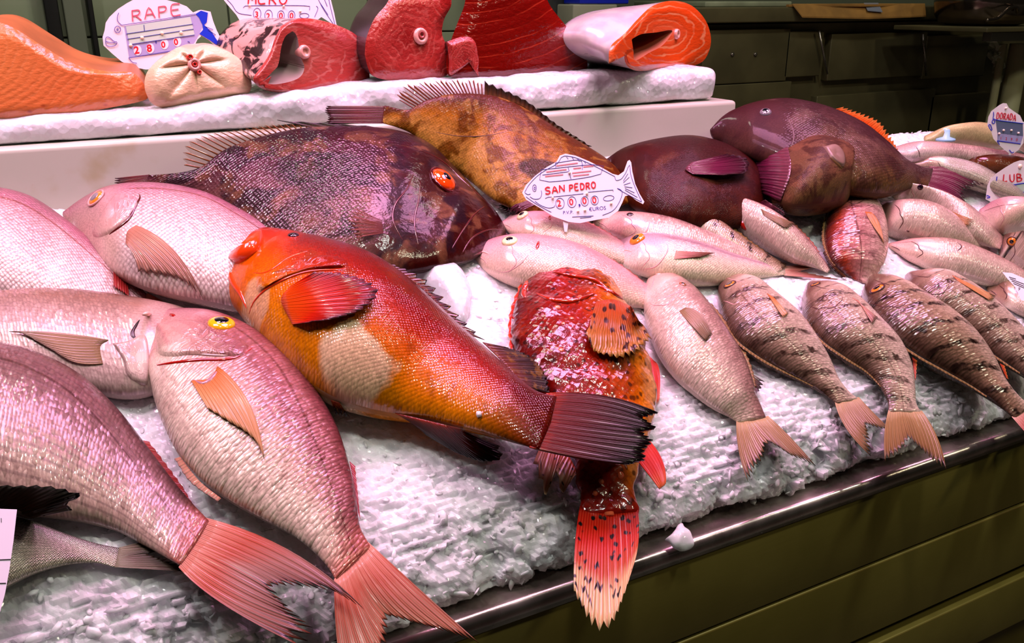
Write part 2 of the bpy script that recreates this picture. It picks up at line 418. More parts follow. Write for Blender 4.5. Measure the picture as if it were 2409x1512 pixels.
def head_details(bd, gu=0.20, mat=None, w=0.0016, mouth=True):
    """gill cover edge and mouth line placed from the body's own stations"""
    n = len(bd.d); ts = np.linspace(0.90, 0.14, 9); pts = []
    for t in ts:
        i = int(n*(gu-0.05+0.06*math.sin(math.pi*min(1, max(0, (t-0.1)/0.8))))); pts.append(tuple(bd.v[i]*(1-t)+bd.d[i]*t))
    crease(bd, 'gill_edge', pts, w, mat)
    if mouth:
        q = [tuple(bd.v[i]*(1-t)+bd.d[i]*t) for i, t in ((1, 0.5), (int(n*0.03), 0.44), (int(n*0.06), 0.34), (int(n*0.085), 0.22))]
        crease(bd, 'mouth', q, w*0.8, mat)
def dorsal_ridge(bd, mat, u0=0.28, u1=0.84, px=6, rays=14):
    n = len(bd.d); ii = np.linspace(int(n*u0), int(n*u1), 9).astype(int); e = bd.d[ii]-bd.v[ii]; e /= np.linalg.norm(e, axis=1)[:, None]
    t = np.gradient(bd.d[ii], axis=0); t /= np.linalg.norm(t, axis=1)[:, None]
    base = [tuple(q) for q in bd.d[ii]-e*2]; hgt = px*np.sin(np.linspace(0.25, math.pi-0.2, 9))**0.6
    tip = [tuple(q) for q in bd.d[ii]+e*hgt[:, None]+t*4]
    return fin(bd, 'dorsal_fin', base, tip, mat, rays=rays, jag=0.35, J=5, sub=3)
def fish(name, label, pairs, ratio, mat, group=None, cat='fish', **kw):
    P = np.array([p[:4] for p in pairs], float).mean(0)
    root = thing(name, label, cat, at((P[0]+P[2])/2, (P[1]+P[3])/2, 0.0), group)
    return body(root, pairs, ratio, mat, **kw)

# ------------------------------------------------------------------ setting: counter, step, walls
M_STEEL = G('brushed_steel'); _g = M_STEEL
_o = _g.n('Mapping', {0: _g.obj(), 3: (3.0, 30.0, 160.0)}).outputs[0]
_n = _g.noise(_o, 2.0, 3.0); _s = _g.noise(_g.obj(), 6.0, 4.0)
M_STEEL = _g.set(col=_g.mix(_g.smooth(_s, 0.3, 0.75), c(112, 100, 40), c(134, 120, 56)), metal=0.30,
                 rough=_g.math('ADD', 0.34, _g.math('MULTIPLY', _n, 0.16)), nrm=_g.bump(_n, 0.06, 0.001))
_g = G('wet_steel_lip'); _n = _g.noise(_g.obj(), 22.0, 5.0)
M_LIP = _g.set(col=_g.mix(_g.smooth(_n, 0.4, 0.7), c(150, 138, 128), c(190, 178, 170)), metal=0.9,
               rough=_g.math('ADD', 0.12, _g.math('MULTIPLY', _n, 0.3)), nrm=_g.bump(_n, 0.35, 0.003))
M_GREY_DARK = plain('dark_steel', c(104, 94, 64), 0.42, 0.3, 6, 0.15)
M_DARK2 = M_GREY_DARK

X0, X1 = -0.75, 3.2
z_g1 = at_y(2409, 1185, Y_LIP)[2]; z_g2 = at_y(2409, 1330, Y_LIP)[2]; z_g3 = at_y(2409, 1352, Y_LIP)[2]; z_g4 = at_y(2409, 1455, Y_LIP)[2]
ctr = thing('display_counter', 'long brushed steel fishmonger counter under the ice bed', 'counter', (1.0, 0.9, 0.0))
def lip_profile():
    pr = [(Y_LIP+0.10, LIP-0.004), (Y_LIP+0.03, LIP-0.004), (Y_LIP+0.012, LIP-0.002)]
    for t in np.linspace(0, math.pi/2, 6): pr.append((Y_LIP+0.006-0.006*math.sin(t), LIP-0.008+0.006*math.cos(t)+0.002))
    pr += [(Y_LIP, LIP-0.016), (Y_LIP+0.012, LIP-0.016), (Y_LIP+0.10, LIP-0.016)]
    return pr
pr = lip_profile(); V = [(x, y, z) for x in (X0, X1) for (y, z) in pr]; m = len(pr)
new_obj('rim', V, [(j, (j+1) % m, m+(j+1) % m, m+j) for j in range(m)]+[tuple(range(m))[::-1], tuple(range(m, 2*m))], M_LIP, ctr)
box('front_panel', X0, X1, Y_LIP+0.0015, Y_LIP+0.03, z_g1+0.0015, LIP-0.012, M_STEEL, ctr, 0.002)
box('drawer_panel', X0, X1, Y_LIP+0.001, Y_LIP+0.03, z_g2, z_g1-0.0015, M_STEEL, ctr, 0.002)
box('drawer_panel', X0, X1, Y_LIP-0.002, Y_LIP+0.03, z_g4, z_g3, M_STEEL, ctr, 0.002)
box('plinth', X0, X1, Y_LIP+0.05, Y_LIP+0.4, 0.0, LIP-0.03, M_STEEL, ctr)
box('tray_floor', X0, X1, Y_LIP+0.06, 1.5, LIP-0.02, LIP-0.005, M_LIP, ctr)

# back riser (white board) and its end
XS1 = at_y(1735, 240, Y_STEP)[0]; ZS = at_y(866, 293, Y_STEP)[2]
_g = G('white_board'); _o = _g.obj(); _n = _g.noise(_o, 14.0, 5.0); _n2 = _g.noise(_o, 40.0, 3.0)
_col = _g.mix(_g.smooth(_n, 0.62, 0.78), c(184, 184, 168), c(170, 162, 132))
_col = _g.mix(_g.math('MULTIPLY', _g.smooth(_n2, 0.70, 0.80), 0.7), _col, c(170, 120, 60))
M_BOARD = _g.set(col=_col, rough=0.28, coat=0.2, nrm=_g.bump(_n, 0.05, 0.002))
st = box('display_step', X0, XS1, Y_STEP, Y_STEP+0.36, LIP, ZS, M_BOARD, None, 0.006)
tag(st, 'white board riser with orange stains standing behind the ice bed', 'riser')

# floor and room shell
M_FLOOR = plain('dark_floor', c(60, 56, 48), 0.4, 0, 4)
tag(box('floor', -4, 7, -3, 5, -0.05, 0.0, M_FLOOR), 'dark market floor', 'floor', kind='structure')
Y_WALL = 2.3
M_GROUT = plain('grout', c(92, 96, 78), 0.8); M_TILE = plain('pale_green_tile', c(166, 172, 142), 0.22, 0, 5, 0.05, coat=0.3)
wl = box('wall_back', -4, 7, Y_WALL, Y_WALL+0.1, 0, 3.2, M_GROUT); wl['kind'] = 'structure'; wl['label'] = 'pale green tiled wall behind the stall'
wl['_org'] = tuple(wl.location)
xa, za = at_y(541, 82, Y_WALL)[[0, 2]]; xb = at_y(866, 60, Y_WALL)[0]; tw = xb-xa; thh = tw*0.8
_tile = None
for i in range(-4, 3):
    for j in range(-1, 2):
        x, z = xa+i*tw, za+j*thh
        if _tile is None:
            _tile = box('tile', x+0.002, x+tw-0.002, Y_WALL-0.008, Y_WALL+0.01, z+0.002, z+thh-0.002, M_TILE, wl, 0.002); t0 = (x, z)
        else:
            t = _tile.copy(); COL.objects.link(t); t.parent = wl; t.location = (x-t0[0], 0, z-t0[1])
# dark door frame strips at the left of the wall
def on_y(px0, py0, px1, py1, y):
    a, b = at_y(px0, py0, y), at_y(px1, py1, y); return a[0], b[0], b[2], a[2]
M_FRAME = plain('black_frame', c(22, 22, 20), 0.35); M_PANEL = plain('grey_panel', c(120, 122, 104), 0.4)
Yf = Y_WALL-0.06
for (pa, pb, mt, dy) in ((112, 158, M_FRAME, 0.0), (158, 214, M_PANEL, 0.012), (214, 238, M_FRAME, 0.0)):
    x0, x1, _, _ = on_y(pa, 70, pb, 140, Yf)
    o = box('trim_1' if pa == 112 else ('trim_2' if pa == 158 else 'trim_3'), x0, x1, Yf+dy, Y_WALL-0.01, 0.0, 2.6, mt, None, 0.003)
    o['kind'] = 'structure'; o['label'] = 'dark upright strip of the door frame' if mt is M_FRAME else 'grey upright panel between the door frame strips'
# ------------------------------------------------------------------ ice
def ice_mat(name, tint=(0.74, 0.76, 0.77), trans=0.0, bs=0.5, sss=0.7):
    g = G(name); o = g.obj()
    n1 = g.noise(o, 55.0, 4.0); n2 = g.noise(o, 9.0, 3.0)
    vo = g.n('TexVoronoi', {'Vector': o, 'Scale': 150.0, 'Randomness': 1.0}, feature='F1').outputs[0]
    col = g.mix(g.smooth(n2, 0.35, 0.7), tuple(x*0.96 for x in tint)+(1,), tuple(tint)+(1,))
    h = g.math('ADD', g.math('MULTIPLY', n1, 0.7), g.math('MULTIPLY', vo, 0.6))
    fc = g.n('TexVoronoi', {'Vector': o, 'Scale': 330.0}).outputs[1]
    tl = g.n('VectorMath', {0: g.n('VectorMath', {0: fc, 1: (0.5, 0.5, 0.5)}, operation='SUBTRACT').outputs[0], 'Scale': 1.1}, operation='SCALE').outputs[0]
    fn = g.n('VectorMath', {0: g.n('VectorMath', {0: g.n('NewGeometry').outputs['Normal'], 1: tl}, operation='ADD').outputs[0]}, operation='NORMALIZE').outputs[0]
    g.set(col=col, rough=0.22, ior=1.31, trans=trans, sss=sss, sssr=(1.0, 0.95, 0.97), ssss=0.018, nrm=g.bump(h, bs, 0.003), coat=0.5, coatr=0.06)
    g.put(g.b.inputs['Coat Normal'], fn); return g.m
M_ICE = ice_mat('crushed_ice'); M_CHIP = ice_mat('ice_chip', (0.78, 0.80, 0.80), 0.0, 0.25, 0.35); M_SLAB = ice_mat('packed_ice', (0.74, 0.76, 0.77), 0.0, 0.8)
def bed_profile(x):
    w = 0.007*mnoise.noise(Vector((x*9, 3.1, 0)))+0.005*mnoise.noise(Vector((x*31, 7.7, 0)))
    y0 = Y_LIP+0.026+w
    yb = Y_STEP+0.02 if x < XS1-0.02 else 0.985
    p = [(y0+0.02, LIP-0.006), (y0, LIP+0.002), (y0-0.004, LIP+0.012), (y0+0.002, LIP+0.030), (y0+0.016, LIP+0.050)]
    ys = y0+0.035; p.append((ys, bedz(ys)-0.003))
    p += [(y, bedz(y)) for y in np.linspace(ys+0.02, yb, 12)]
    if x >= XS1-0.02: p += [(yb+0.02, bedz(yb)-0.004), (yb+0.03, LIP-0.006)]
    return np.array(p)
NX, NP = 1060, 210
xs = np.concatenate([np.linspace(X0, -0.3, 60, endpoint=False), np.linspace(-0.3, 1.7, 860, endpoint=False), np.linspace(1.7, 3.1, NX-920)])
BV = np.zeros((NX, NP, 3)); BN = np.zeros((NX, NP, 3))
for i, x in enumerate(xs):
    p = bed_profile(x); d = np.r_[0, np.cumsum(np.linalg.norm(np.diff(p, axis=0), axis=1))]
    t = np.linspace(0, d[-1], NP); y, z = np.interp(t, d, p[:, 0]), np.interp(t, d, p[:, 1])
    ty, tz = np.gradient(y), np.gradient(z); l = np.hypot(ty, tz)
    BV[i] = np.stack([np.full(NP, x), y, z], -1); BN[i] = np.stack([0*y, -tz/l, ty/l], -1)
def shard(q, s):                                # flat tilted facets, one per cell
    q = q+mnoise.noise_vector(q*38)*0.010+mnoise.noise_vector(q*120)*0.003; w = Vector((q.x*0.7, q.y, q.z))*s; d, pts = mnoise.voronoi(w); c0 = pts[0]
    hsh = math.sin(c0.x*12.9898+c0.y*78.233+c0.z*37.719)*43758.5453; a = hsh-math.floor(hsh)
    hsh = math.sin(c0.x*39.346+c0.y*11.135+c0.z*83.155)*24634.6345; b2 = hsh-math.floor(hsh)
    return (a-0.5)+((w-c0).x*(b2-0.5)+(w-c0).y*(a-0.5)*1.6)*1.6
for i in range(NX):
    for j in range(NP):
        q = Vector(BV[i, j]); fr = max(0.0, min(1.0, (0.63-q.y)/0.08))
        f = 0.0050*mnoise.noise(q*22)+(0.0015+0.0038*fr)*shard(q, 85-35*fr)+(0.0011+0.0008*fr)*shard(q, 210)+0.0008*mnoise.noise(q*170)
        BV[i, j] += BN[i, j]*f
ice = new_obj('ice_bed', BV.reshape(-1, 3), [f[::-1] for f in grid_faces(NX, NP)], M_ICE, None, origin=(1, 0.8, LIP), kind='stuff', smooth=False)
tag(ice, 'sloping bed of crushed ice under the whole fish on the counter', 'ice', kind='stuff'); ice['_org'] = (1, 0.8, LIP)
def chips(name, pts, nrm, size, mat, parent, flat=0.45, kind='stuff'):
    t = (1+5**.5)/2
    base = np.array([(-1, t, 0), (1, t, 0), (-1, -t, 0), (1, -t, 0), (0, -1, t), (0, 1, t), (0, -1, -t), (0, 1, -t), (t, 0, -1), (t, 0, 1), (-t, 0, -1), (-t, 0, 1)])/1.9
    tri = np.array([(0, 11, 5), (0, 5, 1), (0, 1, 7), (0, 7, 10), (0, 10, 11), (1, 5, 9), (5, 11, 4), (11, 10, 2), (10, 7, 6), (7, 1, 8),
                    (3, 9, 4), (3, 4, 2), (3, 2, 6), (3, 6, 8), (3, 8, 9), (4, 9, 5), (2, 4, 11), (6, 2, 10), (8, 6, 7), (9, 8, 1)])
    n = len(pts); nz = nrm+RNG.normal(size=(n, 3))*0.32; nz /= np.linalg.norm(nz, axis=1)[:, None]
    ax = np.cross(nz, RNG.normal(size=(n, 3))); ax /= np.linalg.norm(ax, axis=1)[:, None]; ay = np.cross(nz, ax)
    R = np.stack([ax, ay, nz], -1)
    S = np.stack([0.9+1.0*RNG.random(n), 0.5+0.5*RNG.random(n), flat*(0.6+0.8*RNG.random(n))], -1)*size[:, None]
    J = 1+0.35*(RNG.random((n, 12, 1))-0.5)
    V = np.einsum('nij,nkj->nki', R, base[None]*J*S[:, None])+pts[:, None]
    F = (tri[None]+12*np.arange(n)[:, None, None]).reshape(-1, 3)
    me = bpy.data.meshes.new(name); V = V.reshape(-1, 3)-np.array(parent['_org'])
    me.vertices.add(len(V)); me.vertices.foreach_set('co', V.ravel())
    me.loops.add(F.size); me.loops.foreach_set('vertex_index', F.ravel().astype(np.int32))
    me.polygons.add(len(F)); me.polygons.foreach_set('loop_start', np.arange(0, F.size, 3, dtype=np.int32))
    me.update(); me.materials.append(mat)
    o = bpy.data.objects.new(name, me); COL.objects.link(o); o.parent = parent
    if kind: o['kind'] = kind
    return o
def pick(n, xlo, xhi, plo, phi):
    ii = np.searchsorted(xs, RNG.uniform(xlo, xhi, n)).clip(0, NX-1); jj = RNG.integers(plo, phi, n)
    return BV[ii, jj]+RNG.normal(size=(n, 3))*0.0015, BN[ii, jj]
p, n_ = pick(6000, -0.25, 1.6, 40, NP); chips('ice_chips', p-n_*0.0012, n_, RNG.uniform(0.001, 0.0032, len(p)), M_CHIP, ice, 0.40)
p, n_ = pick(1900, -0.2, 1.6, 3, 34); chips('ice_chips', p-n_*0.0022, n_, RNG.uniform(0.0018, 0.0062, len(p)), M_CHIP, ice, 0.26)

# packed ice slab on the riser, its upper edge read along the riser's front
YSL = Y_STEP+0.014
top = np.array([at_y(px, py, YSL) for px, py in ((-300, 300), (0, 280), (350, 258), (600, 224), (870, 196), (1200, 182), (1450, 166), (1600, 160), (1700, 158))])
XE = top[-1, 0]; sx = np.linspace(X0+0.05, XE, 260)
def slab_ring(x):
    zt = np.interp(x, top[:, 0], top[:, 2]); e = min(1.0, max(0.0, (XE-x)/0.02)); e = math.sqrt(1-(1-e)**2)
    h = (zt-ZS); zc = ZS+h*0.5; R = []
    prof = [(0.014, 0.0), (0.003, 0.10), (0.0, 0.3), (0.0, 0.6), (0.003, 0.84), (0.012, 0.97), (0.03, 1.0)]
    prof = [tuple(v) for v in resample(prof, 26)]+[(y, 1.0) for y in np.linspace(0.04, 0.24, 22)]+[(0.25, 0.5), (0.24, 0.0)]
    for (y, f) in prof: R.append((x, YSL+0.12+(y-0.12)*(0.72+0.28*e), zc+(ZS+h*f-zc)*(0.55+0.45*e)+(0 if f > 0.02 else 0.003)))
    return R
SV = np.array([slab_ring(x) for x in sx]); ns, ms = SV.shape[:2]
for i in range(ns):
    for j in range(ms):
        q = Vector(SV[i, j]); f = 0.0045*mnoise.noise(q*24)+0.003*mnoise.noise(q*60)
        SV[i, j] += np.array((0, -f, f*0.6))
slab = new_obj('ice_slab', SV.reshape(-1, 3), [f[::-1] for f in grid_faces(ns, ms, True)]+[tuple(range(ms)), tuple((ns-1)*ms+k for k in range(ms))[::-1]], M_SLAB, None)
tag(slab, 'packed slab of ice on the white riser carrying the cut fish pieces', 'ice'); 
# lumps of ice lying between the fish
def lump(name, label, poly, h, mat, lift=0.0, hb=0.004, group=None, nz=0.004):
    Q = resample(list(poly)+[poly[0]], 61)[:-1]; cq = Q.mean(0); V = []; K = len(Q); rings = 10
    for r in range(rings):
        f = math.sin((1-r/(rings-1))*math.pi/2); hh = h*math.sqrt(max(0, 1-f**3.0))
        for q in Q:
            x = cq+(q-cq)*max(f, 0.02); p = at(x[0], x[1], -hb+lift); p = p+NB*(hh+hb*0.0)
            V.append(p+NB*nz*mnoise.noise(Vector(p*45))+np.array([1, 0, 0])*nz*mnoise.noise(Vector(p*60)))
    F = grid_faces(rings, K, True)+[tuple((rings-1)*K+k for k in range(K))]
    o = new_obj(name, V, F, mat, None); return tag(o, label, 'ice', group)

# ------------------------------------------------------------------ fish skins
PINKR = [(0.0, c(244, 234, 214)), (0.26, c(240, 226, 208)), (0.46, c(212, 172, 162)), (0.66, c(160, 100, 104)), (0.80, c(176, 112, 116)), (0.9, c(150, 84, 92)), (1.0, c(110, 48, 56))]
HEADR = [(0.0, c(214, 190, 172)), (0.4, c(200, 162, 152)), (0.75, c(182, 138, 142)), (1.0, c(140, 84, 92))]
M_DENTEX = skin('pink_bream_skin', PINKR, 165, 0.9, 0.36, 0.10, aniso=(115, 42), facet=0.42, spec=0.9, lat=(0.80, c(111, 52, 43), 0.016, 0.75), head=(HEADR, 0.21), rows=(26, 0.10, c(139, 96, 94)), mott=((c(158, 105, 101), 14, 0.5, 0.7, 0.35),), tail=(c(190, 112, 98), 0.90), tint=(1.0, 0.94, 0.89, 1), sat=1.05)
M_DENTEX2 = skin('rosy_bream_skin', [(0.0, c(238, 226, 218)), (0.4, c(238, 216, 212)), (0.66, c(228, 190, 194)), (0.80, c(196, 130, 152)), (1.0, c(150, 72, 96))], 84, 0.6, 0.36, 0.105, facet=0.40, spec=0.9, lat=(0.78, c(150, 70, 60), 0.016, 0.8), head=(HEADR, 0.25), scol=0.5, tint=(0.95, 0.90, 0.88, 1), sat=1.0)
M_STEEN = skin('striped_bream_skin', [(0.0, c(204, 186, 168)), (0.3, c(190, 164, 152)), (0.55, c(156, 122, 119)), (0.85, c(132, 92, 94)), (1.0, c(102, 62, 67))], 165, 0.56, 0.36, 0.147, aniso=(110, 46), facet=0.42, spec=0.9, lat=(0.74, c(84, 42, 36), 0.016, 0.8), head=(HEADR, 0.20), rows=(20, 0.40, c(102, 75, 80)), tail=(c(176, 98, 84), 0.90), tint=(0.92, 0.87, 0.84, 1), sat=1.05)
M_SILVER = skin('silver_bream_skin', [(0.0, c(206, 212, 186)), (0.45, c(206, 208, 196)), (0.75, c(160, 164, 160)), (1.0, c(88, 84, 78))], 150, 0.72, 0.25, 0.175, facet=0.45, spec=1.0, rows=(18, 0.4, c(100, 110, 106)), head=(HEADR, 0.2), tint=(0.90, 0.82, 0.76, 1), sat=1.05)
M_GREYB = skin('grey_brown_bream_skin', [(0.0, c(224, 206, 196)), (0.45, c(208, 180, 172)), (0.75, c(160, 122, 104)), (1.0, c(104, 74, 56))], 112, 0.4, 0.36, 0.077, aniso=(110, 46), facet=0.25, spec=0.8, head=([(0, c(235, 220, 215)), (1, c(170, 130, 120))], 0.2), rows=(30, 0.12, c(120, 90, 80)), tint=(0.94, 0.88, 0.84, 1), sat=0.95)
M_DORY = skin('john_dory_skin', [(0.0, c(120, 92, 80)), (0.35, c(112, 80, 84)), (0.6, c(90, 56, 68)), (0.8, c(66, 28, 40)), (1.0, c(40, 8, 16))], 120, 0.56, 0.36, 0.0875, facet=0.40,
              mott=((c(36, 20, 32), 9, 0.47, 0.60, 0.85), (c(140, 104, 84), 14, 0.53, 0.66, 0.6)), head=([(0, c(59, 20, 19)), (0.5, c(62, 24, 22)), (1, c(44, 10, 17))], 0.36), scol=0.15, usp=(0.34, 0.42), bumpn=34, blotch=[(0.52, 0.50, 0.13, 0.17, c(36, 20, 31), 0.75)], coat=0.35, spec=0.18)
M_DORY2 = skin('tawny_dory_skin', [(0.0, c(196, 160, 100)), (0.3, c(204, 166, 108)), (0.6, c(180, 130, 76)), (0.85, c(112, 62, 31)), (1.0, c(77, 28, 18))], 120, 0.28, 0.45, 0.0, coat=0.10,
               mott=((c(92, 44, 18), 12, 0.47, 0.60, 0.8), (c(168, 134, 86), 18, 0.53, 0.66, 0.7)), scol=0.1, bumpn=30, blotch=[(0.36, 0.36, 0.10, 0.13, c(49, 30, 18), 0.9)], head=([(0, c(132, 70, 43)), (1, c(84, 42, 21))], 0.28), spec=0.18)
M_GROUP = skin('orange_grouper_skin', [(0.0, c(238, 160, 70)), (0.15, c(242, 140, 36)), (0.32, c(238, 112, 12)), (0.46, c(206, 56, 4)), (0.62, c(160, 20, 3)), (0.85, c(110, 14, 4)), (1.0, c(80, 14, 8))], 160, 0.48, 0.32, 0.0175, facet=0.24,
               nv=0.10, scol=0.08, mott=((c(150, 60, 8), 16, 0.56, 0.72, 0.45), (c(112, 66, 14), 12, 0.62, 0.74, 0.35)),
               head=([(0, c(236, 130, 70)), (0.3, c(236, 104, 44)), (0.6, c(226, 60, 14)), (0.85, c(176, 38, 14)), (1, c(120, 46, 30))], 0.24),
               blotch=[(0.58, 0.13, 0.095, 0.17, c(250, 228, 196), 0.97), (0.28, 0.05, 0.05, 0.16, c(240, 205, 168), 0.9), (0.055, 0.12, 0.05, 0.16, c(236, 196, 160), 0.85)], coat=0.5, tail=(c(92, 12, 8), 0.80), spec=0.18)
M_SCORP = skin('red_scorpionfish_skin', [(0.0, c(240, 190, 140)), (0.18, c(234, 160, 104)), (0.34, c(214, 100, 50)), (0.52, c(184, 40, 16)), (0.8, c(150, 18, 8)), (1.0, c(96, 10, 6))], 70, 0.48, 0.32, 0,
               nv=0.16, scol=0.2, spots=(42, 0.34, c(40, 10, 6), 0.75), mott=((c(93, 7, 4), 10, 0.5, 0.66, 0.6), (c(190, 69, 36), 15, 0.60, 0.7, 0.5)), coat=0.7, bumpn=38,
               head=([(0, c(178, 51, 21)), (0.4, c(158, 25, 8)), (1, c(117, 12, 4))], 0.22), tail=(c(169, 23, 8), 0.86), spec=0.18)
M_BROWN = skin('brown_purple_skin', [(0.0, c(81, 41, 32)), (0.3, c(74, 34, 28)), (0.6, c(65, 22, 19)), (1.0, c(46, 12, 11))], 144, 0.4, 0.50, 0.0, scol=0.15, mott=((c(49, 16, 15), 8, 0.45, 0.62, 0.7), (c(110, 76, 60), 5, 0.55, 0.7, 0.5)), coat=0.12, spec=0.18)
M_GREYP = skin('purple_grey_bream_skin', [(0.0, c(118, 97, 65)), (0.28, c(107, 82, 70)), (0.55, c(90, 62, 63)), (0.8, c(70, 43, 50)), (1.0, c(48, 23, 30))], 96, 0.56, 0.50, 0.0, facet=0.36, scol=0.35, head=([(0, c(91, 62, 58)), (0.5, c(78, 48, 50)), (1, c(56, 25, 31))], 0.30), mott=((c(64, 36, 42), 9, 0.45, 0.62, 0.7), (c(146, 122, 117), 5, 0.55, 0.7, 0.4)), coat=0.12, spec=0.18)
M_TRIG = skin('blotchy_grey_skin', [(0.0, c(120, 98, 73)), (0.5, c(123, 94, 80)), (1.0, c(90, 52, 49))], 144, 0.32, 0.50, 0.0, scol=0.1, mott=((c(81, 54, 48), 11, 0.46, 0.58, 0.9), (c(140, 105, 88), 8, 0.53, 0.64, 0.7)), coat=0.06, spec=0.18)
M_PANDORA = skin('pale_pink_bream_skin', [(0.0, c(250, 226, 198)), (0.3, c(250, 216, 202)), (0.6, c(243, 184, 185)), (0.85, c(223, 150, 161)), (1.0, c(187, 110, 116))], 99.2, 0.4, 0.28, 0.07, scol=0.2, head=([(0, c(250, 216, 191)), (0.5, c(244, 187, 188)), (1, c(205, 129, 147))], 0.24), sat=0.95, tint=(0.86, 0.84, 0.80, 1))
M_PANDORA2 = skin('pale_yellow_bellied_skin', [(0.0, c(250, 246, 204)), (0.35, c(250, 239, 215)), (0.55, c(244, 205, 202)), (0.62, c(183, 146, 160)), (0.75, c(211, 172, 180)), (1.0, c(162, 112, 118))], 99.2, 0.4, 0.28, 0.077, scol=0.2, head=([(0, c(250, 239, 215)), (0.45, c(233, 194, 204)), (1, c(151, 103, 123))], 0.24), sat=0.95, tint=(0.86, 0.84, 0.80, 1))
M_WHITEF = skin('pearly_white_fish_skin', [(0.0, c(250, 230, 209)), (0.45, c(246, 220, 201)), (0.7, c(212, 170, 158)), (1.0, c(131, 91, 82))], 99.2, 0.56, 0.28, 0.105, aniso=(100, 42), facet=0.38, spec=0.9, scol=0.28, bars=(9, c(124, 84, 77), 0.3, 0.45), head=([(0, c(250, 214, 193)), (0.5, c(241, 190, 176)), (1, c(155, 100, 96))], 0.2), sat=0.95, tint=(0.86, 0.84, 0.80, 1))
BARC = c(66, 38, 24)
M_MARM = skin('barred_bream_skin', [(0.0, c(246, 234, 210)), (0.25, c(238, 220, 196)), (0.5, c(210, 188, 164)), (0.78, c(174, 144, 118)), (1.0, c(104, 74, 56))], 99.2, 0.64, 0.26, 0.0875, aniso=(95, 42), facet=0.26, spec=0.8, scol=0.25, bars=(9.5, BARC, 0.95, 0.12), lat=(0.74, c(100, 62, 43), 0.02, 0.6), head=([(0, c(197, 156, 129)), (0.5, c(156, 116, 95)), (1, c(95, 59, 45))], 0.16), sat=0.85, tint=(0.88, 0.84, 0.78, 1), coat=0.22)
M_MARM2 = skin('strongly_barred_bream_skin', [(0.0, c(242, 228, 202)), (0.25, c(224, 202, 172)), (0.5, c(186, 158, 124)), (0.78, c(150, 116, 82)), (1.0, c(84, 56, 40))], 96, 0.72, 0.24, 0.077, aniso=(90, 40), facet=0.30, spec=0.8, scol=0.3, bars=(9.0, c(44, 22, 14), 1.0, 0.08), head=([(0, c(177, 136, 109)), (0.5, c(129, 93, 70)), (1, c(70, 41, 32))], 0.17), sat=0.85, tint=(0.88, 0.84, 0.78, 1), coat=0.22)
M_BARPALE = skin('pink_barred_bream_skin', [(0.0, c(246, 226, 214)), (0.35, c(240, 206, 204)), (0.65, c(228, 170, 172)), (0.85, c(200, 110, 96)), (1.0, c(96, 52, 52))], 88, 0.64, 0.26, 0.105, aniso=(85, 36), facet=0.40, spec=0.9, scol=0.3, bars=(9, c(104, 66, 72), 0.65, 0.1), lat=(0.70, c(90, 50, 50), 0.02, 0.6), head=([(0, c(240, 206, 204)), (0.6, c(214, 160, 160)), (1, c(120, 76, 84))], 0.2), blotch=[(0.36, 0.9, 0.10, 0.3, c(84, 60, 80), 0.8)])
M_DARKF = skin('dark_red_brown_skin', [(0.0, c(120, 84, 64)), (0.5, c(80, 40, 30)), (1.0, c(40, 16, 14))], 112, 0.4, 0.25, 0.035, spec=0.18)
M_HAKE = skin('pale_cream_skin', [(0.0, c(236, 232, 190)), (0.5, c(226, 220, 176)), (1.0, c(190, 182, 136))], 128, 0.24, 0.3, 0.035, scol=0.1)

M_PUPIL = plain('pupil', c(10, 10, 18), 0.06, coat=1.0)
M_GOLD = plain('golden_iris', c(236, 176, 20), 0.12, coat=1.0); M_AMBER = plain('amber_iris', c(222, 130, 40), 0.12, coat=1.0)
M_ORIRIS = plain('orange_iris', c(236, 70, 10), 0.10, coat=1.0); M_CREAM = plain('cream_iris', c(244, 226, 170), 0.12, coat=1.0)
M_BROWNI = plain('brown_iris', c(150, 90, 60), 0.12, coat=1.0); M_DARKI = plain('dark_iris', c(40, 16, 30), 0.08, coat=1.0); M_GREYI = plain('grey_iris', c(120, 110, 120), 0.12, coat=1.0)
M_BLOOD = plain('blood_red', c(150, 16, 10), 0.18, coat=0.8); M_DKLINE = plain('dark_brown_fold', c(72, 34, 30), 0.35); M_MAROON = plain('maroon_fold', c(76, 12, 14), 0.2, coat=0.6)
M_PINKFOLD = plain('pink_fold', c(206, 150, 146), 0.3, coat=0.4); M_LIPO = plain('orange_lip', c(236, 66, 12), 0.2, 0, 30, 0.1, coat=0.6); M_GILLBLK = plain('black_gill', c(26, 16, 16), 0.3)
M_LIPP = plain('pale_pink_lip', c(240, 180, 166), 0.28, coat=0.4); M_PALEO = plain('pale_orange_fold', c(236, 170, 120), 0.25, coat=0.5)

F_PINK = finmat('pink_tail_fin', [(0, c(236, 176, 160)), (0.14, c(214, 130, 112)), (0.3, c(184, 92, 72)), (0.6, c(166, 106, 86)), (0.92, c(172, 120, 96)), (1, c(80, 38, 26))], 22, c(170, 60, 46))
F_PINK2 = finmat('dark_tipped_tail_fin', [(0, c(226, 164, 150)), (0.14, c(204, 118, 98)), (0.3, c(180, 78, 54)), (0.6, c(156, 112, 104)), (0.88, c(120, 90, 84)), (1, c(16, 10, 8))], 20, c(150, 66, 50))
F_PECO = finmat('orange_pectoral_fin', [(0, c(214, 120, 60)), (0.5, c(222, 160, 106)), (1, c(206, 160, 120))], 12, c(196, 130, 80))
F_PECG = finmat('grey_pectoral_fin', [(0, c(150, 124, 90)), (0.5, c(170, 142, 110)), (1, c(120, 96, 80))], 12, c(120, 92, 64))
F_PECP = finmat('pinkish_pectoral_fin', [(0, c(214, 150, 130)), (0.5, c(190, 140, 116)), (1, c(150, 116, 110))], 12, c(170, 104, 80))
F_DARK = finmat('dark_fin', [(0, c(110, 70, 40)), (0.5, c(64, 36, 22)), (1, c(16, 10, 8))], 14, c(26, 14, 10))
